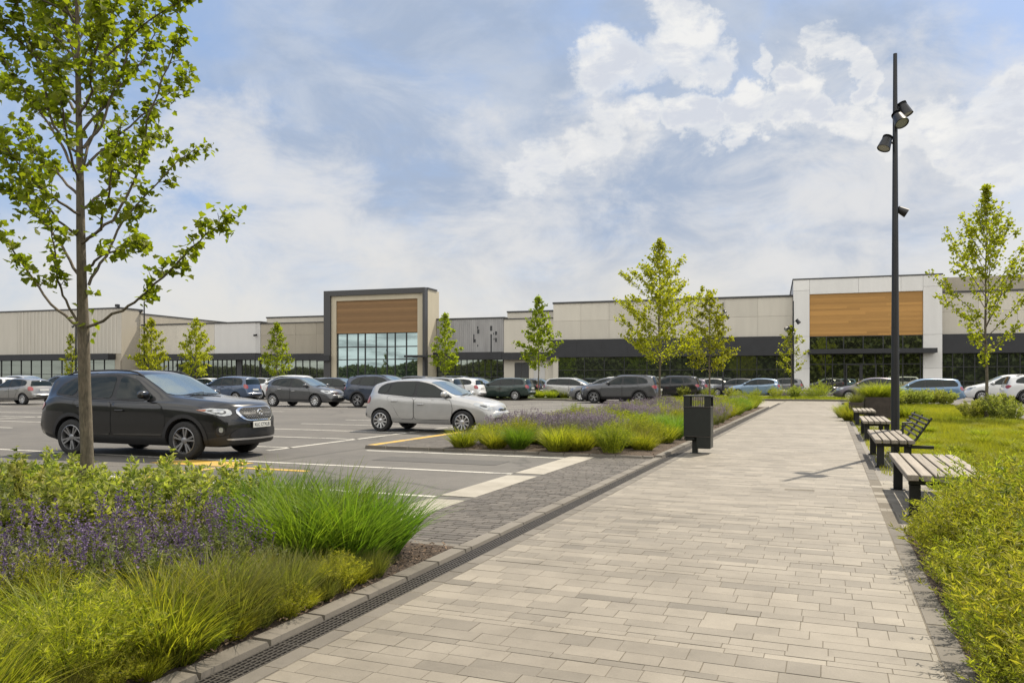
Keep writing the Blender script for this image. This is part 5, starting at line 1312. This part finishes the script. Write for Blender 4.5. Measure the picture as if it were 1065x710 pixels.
# --- low unit beige / pale grey
s=Store('shop_building','low shop unit with beige and pale grey wall panels behind the left trees',147,271,.3,x0=B0+.02)
h=s.Z(337); zb=s.Z(368); zc=s.Z(374.5)
s.wall(h,'beige_panel',[0,.30,(s.X(223))/s.W],1,z0=zb,dep=27); s.wall(h-.001,'grey_panel',[s.X(223)/s.W+.0005,s.X(266)/s.W,.999],1,z0=zb,dep=26.5,name='pale_wall'); s.coping(h)
s.fascia(zc,zb,1.0); s.glazing(0.1,s.W-.1,.1,zc,26,[0,.5,1],'shop_glass'); walllamp(s,s.X(267),s.Z(350))
s.part('pier','door_dark',[(s.X(247),s.X(252),-.12,.0,.1,zc)]); C0=s.x1
# --- raised back parapet
s=Store('shop_building','taupe shop unit with a raised back parapet left of the brown tower',271,338,.3,x0=C0+.02)
h=s.Z(336); zb=s.Z(368); zc=s.Z(374.5)
s.wall(h,'taupe_panel',[0,.55,.87,1],[0,.62,1],z0=zb); s.coping(h,t=.1,dep=1.2); s.part('back_parapet','beige_panel',[(0,s.W,1.2,27,h+.02,s.Z(329.3))]); s.part('parapet_coping','coping',[(-.05,s.W+.05,1.1,27.05,s.Z(329.2),s.Z(329.2)+.15)])
s.fascia(zc,zb,1.0); s.glazing(.1,s.W-.1,.1,zc,9,2,'shop_glass'); D0=s.x1
# --- brown entrance tower
s=Store('shop_building','entrance tower with a dark frame, brown timber panel and tall teal glazing',338.3,443,-2.6)
h=s.Z(301); W=s.W; fr=s.X(345.5)
xi0=s.X(345); xi1=s.X(436.8+4); xp0=s.X(350); xp1=s.X(434.6); zt=s.Z(306.5); zp1=s.Z(311.8); zp0=s.Z(346)
s.part('core','cream_panel',[(.3,W-.02,.40,3.6,0,h-.12)])
s.part('dark_surround','coping',[(0,xi0,-.35,.5,0,h),(xi1,W,-.35,.5,0,h),(xi0+.001,xi1-.001,-.35,.5,zt,h)])
s.part('roof_slab','coping',[(-.05,W+.05,.45,3.0,h-.1,h+.06)])
s.part('inner_frame','cream_panel',[(xi0+.004,xp0,-.10,.38,0,zt-.004),(xp1,xi1-.004,-.10,.38,0,zt-.004),(xp0+.004,(xp0+xp1)/2-.01,-.10,.38,zp1,zt-.004),((xp0+xp1)/2+.01,xp1-.004,-.10,.38,zp1,zt-.004)])
mb=MB(); n=16
for k in range(n): mb.box(xp0+.005,xp1-.005,.02,.36,zp0+(zp1-zp0)*k/n+.003,zp0+(zp1-zp0)*(k+1)/n,0,rnd.random())
mb.build('timber_panel',M['brown_wood'],s.root)
gx=[0,.125,.262,.352,.487,.622,.72,.856,1]; z1=zp0-.02; z0=.1
s.glazing(xp0,xp1,z0,z1,gx,[0,.17,(s.Z(373.6)-z0)/(z1-z0),(s.Z(360.5)-z0)/(z1-z0),1],'tower_glass',y=.22,bar=.11)
s.part('canopy','fascia',[(s.X(426),W+1.3,-1.4,-.36,s.Z(372),s.Z(370))]); s.part('low_band','fascia',[(-.8,xi0+.1,-.7,-.36,s.Z(375),s.Z(369))])
mb=MB(); mb.tube([(W+.05,4.0,h-3.6),(W+.6,4.0,h-3.6)],.05,6); mb.box(W+.5,W+.9,3.8,4.2,h-3.75,h-3.3,bev=.05); mb.build('wall_lamp',M['black_steel'],s.root)
E0=s.x1
# --- stained grey metal unit
s=Store('shop_building','shop unit with stained grey corrugated metal cladding right of the brown tower',443,524.5,.3,x0=E0+.02)
h=s.Z(332); zb=s.Z(366.5); zc=s.Z(374)
s.wall(h,'grey_metal',[0,.42,.86,1],1,z0=zb); mb=MB(); x=.05
while x<s.W-.1: mb.box(x,x+.11,-.045,-.002,zb+.02,h-.02,0,rnd.random()**1.5); x+=.235
mb.build('corrugation',M['grey_metal'],s.root); s.coping(h)
st=[(511,342,.45,.55),(511,348,.30,2.9),(511,362,.26,.5),(516,347,.4,.4),(516,354,.35,.45),(497,341,.25,.3),(497.5,345,.4,.45),(493,352,.22,.9),(494,354.5,.35,.35),(513.5,347.5,.15,.2),(514,353,.14,.2),(497,359.5,.2,.2)]
s.part('wall_stain','door_dark',[(s.X(px)-w*.3,s.X(px)+w*.3,-.055,-.046,s.Z(py)-hh*(1 if hh>2 else .5),s.Z(py)+hh*(.0 if hh>2 else .5)) for px,py,w,hh in st])
s.fascia(zc,zb,1.0); s.glazing(.1,s.W-.1,.1,zc,11,[0,.45,.62,1],'shop_glass'); F0=s.x1
# --- beige unit with raised back parapet and dark doors
s=Store('shop_building','beige shop unit with dark service doors behind the island tree',524.5,576.5,.1,x0=F0+.02)
h=s.Z(331.5); zb=s.Z(366.5); zc=s.Z(374)
s.wall(h,'beige_panel',[0,.5,1],[0,.5,1],z0=0); s.coping(h,t=.1,dep=1.2); s.part('back_parapet','beige_panel',[(0,s.W,1.2,27,h+.02,s.Z(323.6))]); s.part('parapet_coping','coping',[(-.05,s.W+.05,1.1,27.05,s.Z(323.5),s.Z(323.5)+.16)])
s.fascia(zc,zb,.8); s.part('service_door','door_dark',[(s.W*.22,s.W*.36,-.06,-.002,.05,zc-.3),(s.W*.365,s.W*.5,-.06,-.002,.05,zc-.3)]); s.part('pier','grey_panel',[(s.W*.60,s.W*.82,-.06,-.002,.05,zc-.6)]); G0=s.x1
# --- long beige unit
s=Store('shop_building','long beige panelled shop unit with a deep charcoal fascia, left of the white entrance block',576.5,824.5,-.4,x0=G0+.02)
h=s.Z(312.3); zb=s.Z(351.5); zc=s.Z(370.5)
s.wall(h,'beige_panel',[0,.125,.25,.375,.5,.62,.735,.865,1],[0,.52,1],z0=zb); s.coping(h,t=.18); s.fascia(zc,zb,.45,seams=9)
s.glazing(.6,s.W-.05,.15,zc,[0,.12,.21,.30,.40,.50,.60,.70,.78,.86,.94,1],[0,.36,.62,1],'shop_glass'); s.part('pier','beige_panel',[(0,.58,-.12,.05,0,zc)]); s.part('plinth','door_dark',[(.6,s.W-.05,-.12,.0,0,.148)]); H0=s.x1
# --- white entrance block
s=Store('shop_building','white entrance block with a large orange timber panel over glazed doors',824.5,980,-1.2,x0=H0+.02)
h=s.Z(288.5); W=s.W; a=s.X(842); b=s.X(960); zp1=s.Z(304.2); zp0=s.Z(348.8); zg=zp0-.03
s.part('core','grey_panel',[(.02,W-.02,.30,26,0,h-.03)])
mb=MB(); zs=[0,s.Z(383),zp0,s.Z(300),h]
for xa,xb in ((0,a),(b,W)):
    for i in range(4): mb.box(xa+.01,xb-.01,-.05,.29,zs[i]+.01,zs[i+1]-.01,0,rnd.random())
xm=[a,s.X(893),s.X(937),b]
for i in range(3): mb.box(xm[i]+.01,xm[i+1]-.01,-.05,.29,zp1+.01,h-.01,0,rnd.random())
mb.build('wall',M['white_panel'],s.root); s.coping(h,t=.12,dep=26)
mb=MB(); n=20
for k in range(n): 
    z_=zp0+(zp1-zp0)*k/n; q=rnd.uniform(.25,.75); xq=a+(b-a)*q
    mb.box(a+.005,xq-.0015,.06,.28,z_+.003,z_+(zp1-zp0)/n,0,rnd.random()); mb.box(xq+.0015,b-.005,.06,.28,z_+.003,z_+(zp1-zp0)/n,0,rnd.random())
mb.build('timber_panel',M['orange_wood'],s.root)
zt=s.Z(367.7); zc=s.Z(363)
s.glazing(a,b,zc,zg,[0,.155,.31,.485,.66,.83,1],[0,1],'green_glass',y=.20,bar=.09)
s.glazing(a,b,.1,zt,[0,.145,.21,.315,.485,.59,.66,.83,.98,1],[0,.74,1],'green_glass',y=.20,bar=.09)
s.part('canopy','fascia',[(s.X(840),s.X(971.6),-1.6,.10,zt,zc)]); doors(s,a+(b-a)*.325,a+(b-a)*.60,s.Z(377.7)); I0=s.x1
# --- right hand unit
s=Store('shop_building','beige shop unit with a charcoal fascia at the far right',980,1280,-.2,x0=I0+.02)
h=s.Z(303.5,1020); zb=s.Z(347,1020); zc=s.Z(367,1020)
s.wall(h,'beige_panel',7,[0,.55,1],z0=zb); s.coping(h,t=.16); s.part('roof_plant','taupe_panel',[(s.X(991.5),s.W-2,2.5,20,h+.1,s.Z(284,1020))]); s.fascia(zc,zb,.45,seams=9)
s.glazing(.1,s.W-.05,.15,zc,24,[0,.30,.66,1],'shop_glass'); s.part('plinth','door_dark',[(.1,s.W-.05,-.12,.0,0,.148)])
tag(s.part('shop_forecourt','pad_paver',[(-120,s.W+4,-6,-.0,.0,.10)]),kind=None)
o=[c for c in bpy.data.objects if c.name=='shop_forecourt'][0]; mw=Matrix.Translation(s.root.location)@Matrix.Rotation(FA,4,'Z'); o.parent=None; o.matrix_world=mw; o.name='pavement'; tag(o,kind='structure')
# far wood on the other side of the site (it is what the shop windows mirror)
def woods():
    g=np.random.default_rng(31); n=95000; x=g.uniform(-170,90,n); hmx=4.3+4.4/(1+np.exp(-(x+58)/5))+4.4/(1+np.exp(-(x+14)/4))+.9*np.sin(x*.07+1)+.7*np.sin(x*.33)
    t=g.uniform(0,1,n)**.8; z=hmx*t; y=-46+g.normal(0,2.2,n)*(1.1-t*.6); P=np.stack([x,y,z],1); D=rand_dirs(n,g,.2)
    V,F,T=leaves(P,D,1.25,.9,32,.2); tag(npmesh('woodland',V,F,M['wood_leaf'],None,None,T),kind='stuff')
woods()
# ================================================================== CARS IN PLACE
SUV=make_car('suv','paint_black','black sport utility car with a studded chrome grille beside the young maple',hero=True)
HAT=make_car('hatch','paint_silver','silver hatchback parked in front of the lavender of the long bed',hero=True)
EST=make_car('estate','paint_estateblue','blue estate car parked beyond the right lawn',hero=False)
MPV=make_car('mpv','paint_blue','blue people carrier seen from behind over the black car bonnet',hero=False)
def setcar(o,px,d,hd,jit=0):
    x,y=at(px,d); o.location=(x,y,0); o.rotation_euler=(0,0,(0 if hd>0 else math.pi)+jit)
xr,yr=gp(73,473.5); xf_,yf=gp(192,477.5)
SUV.location=((xr+xf_)/2-.02,(yr+yf)/2+.86,0); SUV.rotation_euler=(0,0,math.atan2(yf-yr,xf_-xr)*.6)
xr,yr=gp(396,448.5); HAT.location=(xr+1.25,yr+.80,0)
setcar(EST,955,45.5,-1); setcar(MPV,237,49.5,-1)
KEEP={'suv':SUV,'hatch':HAT,'estate':EST,'mpv':MPV}
GC='cars in the far rows of the car park'
for o in (EST,MPV): o['group']=GC
for kind,paint,px,d,hd,label in (
 ('hatch','paint_midgrey',22,45.5,-1,'grey hatchback showing its red tail lamps at the left edge'),
 ('estate','paint_white',-8,52,-1,'white estate car behind the grey hatchback at the left edge'),
 ('hatch','paint_darkgrey',78,55,-1,'dark hatchback between the left grey hatchback and the black car'),
 ('hatch','paint_grey',172,57,-1,'grey hatchback of which only the roof shows above the black car'),
 ('mpv','paint_white',296,57,-1,'white people carrier behind the blue people carrier'),
 ('hatch','paint_darkgrey',316,42,1,'dark grey hatchback facing right just beyond the black car bonnet'),
 ('hatch','paint_black',356,49,1,'black hatchback just behind the dark grey hatchback facing right'),
 ('suv','paint_navy',405,41,1,'dark navy sport utility car half hidden behind the silver hatchback'),
 ('estate','paint_midgrey',442,46.5,-1,'grey estate car whose roof shows over the silver hatchback'),
 ('hatch','paint_white',474,53,-1,'white hatchback behind the bonnet of the silver hatchback'),
 ('estate','paint_green',521,55,-1,'dark green estate car beside the car park island'),
 ('hatch','paint_black',541,62,-1,'black hatchback behind the dark green estate car'),
 ('hatch','paint_teal',562,67,1,'small teal hatchback behind the island tree'),
 ('estate','paint_silver',600,55.5,1,'silver estate car right of the car park island, tail lamp to the left'),
 ('estate','paint_grey',629,51.8,-1,'grey estate car between the silver estate and the dark grey sport utility car'),
 ('suv','paint_darkgrey',645,47.6,-1,'dark grey sport utility car behind the left end of the long bed'),
 ('suv','paint_black',694,57,-1,'black sport utility car behind the tall tree of the long bed'),
 ('hatch','paint_mauve',712,63,-1,'mauve grey hatchback between the two trees of the long bed'),
 ('hatch','paint_silver',748,69,1,'silver hatchback nearest the shopfront behind the shorter tree'),
 ('hatch','paint_lightblue',786,62.5,-1,'pale blue hatchback at the far end of the long bed'),
 ('hatch','paint_darkgrey',764,66,-1,'dark grey hatchback just behind the pale blue hatchback'),
 ('hatch','paint_mauve',905,53,-1,'mauve grey hatchback mostly hidden behind the tall lamp mast'),
 ('mpv','paint_white',1046,50.5,-1,'white people carrier at the right edge behind the lawn tree'),
 ('suv','paint_white',1092,46.5,1,'white sport utility car cut by the right edge of the picture'),
 ('estate','paint_grey',330,62,-1,'grey estate car in the last row before the brown tower'),
 ('hatch','paint_white',385,63,1,'white hatchback in the last row in front of the tower glazing'),
 ('mpv','paint_darkgrey',425,64,-1,'dark people carrier in the last row in front of the tower glazing'),
 ('hatch','paint_blue',498,64,1,'blue hatchback in the last row before the grey metal unit'),
 ('estate','paint_white',120,66,1,'white estate car in the last row before the ribbed unit'),
 ('mpv','paint_silver',30,63,1,'silver people carrier in the last row at the far left'),
 ('hatch','paint_darkgrey',672,66,1,'dark hatchback nearest the shopfront left of the tall tree'),
 ('suv','paint_grey',64,64,-1,'grey sport utility car in the last row left of the maple trunk'),
 ('hatch','paint_white',222,66,1,'white hatchback in the last row before the plain grey wall panel'),
 ('estate','paint_silver',262,67,-1,'silver estate car in the last row left of the bright conical tree'),
 ('mpv','paint_midgrey',306,68,1,'grey people carrier in the last row right of the bright conical tree'),
 ('suv','paint_darkgrey',462,67,-1,'dark sport utility car in the last row under the conical tree'),
 ('mpv','paint_white',654,70,1,'white people carrier nearest the charcoal shopfront'),
 ('hatch','paint_grey',812,71,-1,'grey hatchback nearest the shopfront beside the far lamp mast'),
 ('estate','paint_darkgrey',724,72,1,'dark estate car nearest the shopfront between the two trees'),
 ):
    c=copy_tree(KEEP[kind]); c['label']=label; c['group']=GC; repaint(c,M[paint]); setcar(c,px,d,hd,rnd.gauss(0,.015))
    if d>40:
        for o in list(c.children):
            for q in list(o.children):
                if q.name.startswith('plate_characters'): bpy.data.objects.remove(q)
    k=rnd.uniform(1.03,1.08); c.scale=(k,k,k)

# ================================================================== CAMERA, LIGHT, SKY
cam=bpy.data.cameras.new('camera'); co=bpy.data.objects.new('camera',cam); link(co); scene.camera=co
cam.sensor_width=36; cam.lens=36*FPX/1065; cam.shift_y=(HY-355)/1065; cam.clip_end=2000; cam.clip_start=.05
co.location=(0,0,CAMH); co.rotation_euler=(R(90),0,AZ)
SUN_AZ=R(18.5); SUN_EL=R(54)     # to the right of the path direction, beyond the scene
sv=Vector((math.sin(SUN_AZ)*math.cos(SUN_EL),math.cos(SUN_AZ)*math.cos(SUN_EL),math.sin(SUN_EL)))
sl=bpy.data.lights.new('sun','SUN'); sl.energy=5.0; sl.angle=R(.6); sl.color=(1.0,.90,.74)
so=bpy.data.objects.new('sun',sl); link(so); so.rotation_euler=(-sv).to_track_quat('-Z','Y').to_euler(); so.location=(30,60,80)
w=bpy.data.worlds.new('World'); scene.world=w; w.use_nodes=True; nt=w.node_tree; nt.nodes.clear()
out=nt.nodes.new('ShaderNodeOutputWorld'); bg=nt.nodes.new('ShaderNodeBackground'); nt.links.new(bg.outputs[0],out.inputs[0])
SKYS=.10; bg.inputs[1].default_value=SKYS
sky=nt.nodes.new('ShaderNodeTexSky'); sky.sky_type='NISHITA'; sky.sun_disc=False; sky.sun_elevation=SUN_EL; sky.sun_rotation=SUN_AZ; sky.dust_density=1.5; sky.air_density=1.0; sky.ozone_density=1.2
tc=nt.nodes.new('ShaderNodeTexCoord'); DIR=tc.outputs['Generated']
def mth(op,a,b=None,c=None):
    n=nt.nodes.new('ShaderNodeMath'); n.operation=op
    for i,v in enumerate((a,b,c)):
        if v is None: continue
        if hasattr(v,'links'): nt.links.new(v,n.inputs[i])
        else: n.inputs[i].default_value=v
    return n.outputs[0]
def vmth(op,a,b):
    n=nt.nodes.new('ShaderNodeVectorMath'); n.operation=op
    for i,v in enumerate((a,b)):
        if hasattr(v,'links'): nt.links.new(v,n.inputs[i])
        else: n.inputs[i].default_value=v
    return n
def sst(x,a,b):
    n=nt.nodes.new('ShaderNodeMapRange'); n.interpolation_type='SMOOTHSTEP'; nt.links.new(x,n.inputs[0]); n.inputs[1].default_value=a; n.inputs[2].default_value=b; n.inputs[3].default_value=0; n.inputs[4].default_value=1; return n.outputs[0]
sep=nt.nodes.new('ShaderNodeSeparateXYZ'); nt.links.new(DIR,sep.inputs[0]); DZ=sep.outputs[2]
# flat cloud deck coordinates
inv=mth('DIVIDE',1.0,mth('ADD',mth('MAXIMUM',DZ,0.0),.13))
cmb=nt.nodes.new('ShaderNodeCombineXYZ'); nt.links.new(mth('MULTIPLY',sep.outputs[0],inv),cmb.inputs[0]); nt.links.new(mth('MULTIPLY',sep.outputs[1],inv),cmb.inputs[1]); nt.links.new(mth('MULTIPLY',DZ,.6),cmb.inputs[2])
CP=cmb.outputs[0]
def pdir(px,py):
    u=(px-CX)/FPX; v=(HY-py)/FPX; d=Vector((FW[0]+u*RT[0],FW[1]+u*RT[1],v)); return d.normalized()
def blob(px,py,r0,r1):
    """1 inside r0 px of the given sky direction, 0 beyond r1"""
    d=vmth('DOT_PRODUCT',wdir,tuple(pdir(px,py))).outputs['Value']
    return sst(d,math.cos(math.atan(r1/FPX)),math.cos(math.atan(r0/FPX)))
# wobble the directions so the cloud bodies get ragged edges
def nz(vec,sc,det,ro=.6,dist=0): return noise(nt,sc,det,ro,vec,dist)
wn=nt.nodes.new('ShaderNodeTexNoise'); wn.inputs['Scale'].default_value=7; wn.inputs['Detail'].default_value=7; wn.inputs['Roughness'].default_value=.62; nt.links.new(DIR,wn.inputs['Vector'])
wo=vmth('SUBTRACT',wn.outputs['Color'],(.5,.5,.5)).outputs[0]; ws=nt.nodes.new('ShaderNodeVectorMath'); ws.operation='SCALE'; nt.links.new(wo,ws.inputs[0]); ws.inputs['Scale'].default_value=.20
wdir=vmth('NORMALIZE',vmth('ADD',DIR,ws.outputs[0]).outputs[0],(0,0,0)).outputs[0]
def mixf(f,a,b): return mixc(nt,f,a,b)
G=lambda r,g,b: tuple(c/SKYS for c in (r,g,b))
n1=nz(CP,.9,9,.6,.3); n2=nz(CP,2.6,9,.62,.2); n3=nz(DIR,5,6,.6)
mpz=nt.nodes.new('ShaderNodeMapping'); mpz.inputs['Scale'].default_value=(1,1,1.9); nt.links.new(DIR,mpz.inputs[0]); FD=mpz.outputs[0]
nn=nz(FD,7,10,.62,.4); nf=nz(FD,20,8,.62,.3)
def blobs(L):
    o=None
    for px,py,r0,r1,wt in L:
        b=mth('MULTIPLY',blob(px,py,r0,r1),wt); o=b if o is None else mth('MAXIMUM',o,b)
    return o
# clear blue, a little milky
col=mixf(.62,sky.outputs[0],G(.255,.375,.610))
# broad grey-blue deck across the middle, soft streaks
deck=blobs(((430,120,40,330,.85),(620,215,80,300,.95),(330,70,30,230,.55),(850,205,60,260,.95),(220,170,20,170,.5),(700,140,30,160,.8),(520,40,20,150,.7),(480,230,20,200,.8),(700,30,20,150,.9)))
dk=mth('MULTIPLY',sst(deck,.05,.95),sst(mth('ADD',n2,mth('MULTIPLY',deck,.40)),.42,.92))
dcol=mixf(sst(nn,.35,.68),G(.295,.358,.468),G(.40,.448,.530))
col=mixf(dk,col,dcol)
# soft pale streaks
ps=blobs(((230,170,5,110,.9),(150,285,20,190,.9),(330,270,10,190,.8),(480,190,5,120,.6),(60,170,5,120,.6),(540,280,20,160,.8),(960,230,20,230,.95),(760,270,20,200,.8),(620,170,10,90,.8),(410,40,5,80,.35)))
col=mixf(mth('MULTIPLY',sst(mth('ADD',mth('MULTIPLY',ps,.5),mth('MULTIPLY',nn,.9)),.62,1.02),.8),col,G(.60,.595,.590))
# bright backlit cumulus: white rims, greyer bodies
br=blobs(((640,58,8,70,1.0),(690,22,5,62,.95),(725,52,5,46,.9),(618,25,4,40,.7),(712,122,5,46,.95),(765,112,5,44,.95),(815,112,6,44,.95),(865,118,5,42,.9),(915,130,6,50,.95),(980,134,8,62,.95),(1055,150,16,90,.95),(660,136,5,52,.9),(610,158,4,52,.85),(560,185,5,58,.8),(520,208,4,48,.65),(880,72,2,26,.85),(902,88,2,20,.8),(795,68,2,22,.8),(240,165,4,40,.6),(215,190,4,40,.5),(660,172,5,60,.7)))
dens=mth('ADD',mth('MULTIPLY',br,.62),mth('ADD',mth('MULTIPLY',nn,.62),mth('MULTIPLY',nf,.36)))
ba=mth('MULTIPLY',sst(dens,.885,1.13),.93)
inner=mth('MULTIPLY',sst(dens,.99,1.13),sst(nz(FD,15,7,.6,.3),.60,.44))
bc=mixf(mth('MULTIPLY',inner,.70),G(.68,.675,.66),G(.43,.465,.545))
col=mixf(ba,col,bc)
# pale bank along the horizon
el=DZ
hb=mth('SUBTRACT',1.0,sst(mth('ADD',el,mth('MULTIPLY',mth('SUBTRACT',n3,.5),.20)),.025,.215))
col=mixf(mth('MULTIPLY',hb,.96),col,G(.59,.573,.535))
# unseen broken cloud added overhead to whiten windscreen reflections and fill light
col=mixf(mth('MULTIPLY',sst(DZ,.52,.80),mth('ADD',.35,mth('MULTIPLY',sst(n2,.38,.6),.5))),col,G(.62,.625,.63))
# unseen bright clouds added behind the camera and overhead to light the shopfronts
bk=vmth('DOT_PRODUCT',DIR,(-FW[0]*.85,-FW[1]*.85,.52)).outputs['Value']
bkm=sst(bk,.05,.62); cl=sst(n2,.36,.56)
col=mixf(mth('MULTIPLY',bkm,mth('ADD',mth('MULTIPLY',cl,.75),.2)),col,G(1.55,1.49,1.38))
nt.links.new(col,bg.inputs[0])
vs=scene.view_settings; vs.view_transform='Standard'; vs.look='None'; vs.exposure=0.42; vs.gamma=1.0
scene.render.resolution_x=1024; scene.render.resolution_y=682
scene.cycles.max_bounces=8; scene.cycles.transparent_max_bounces=4
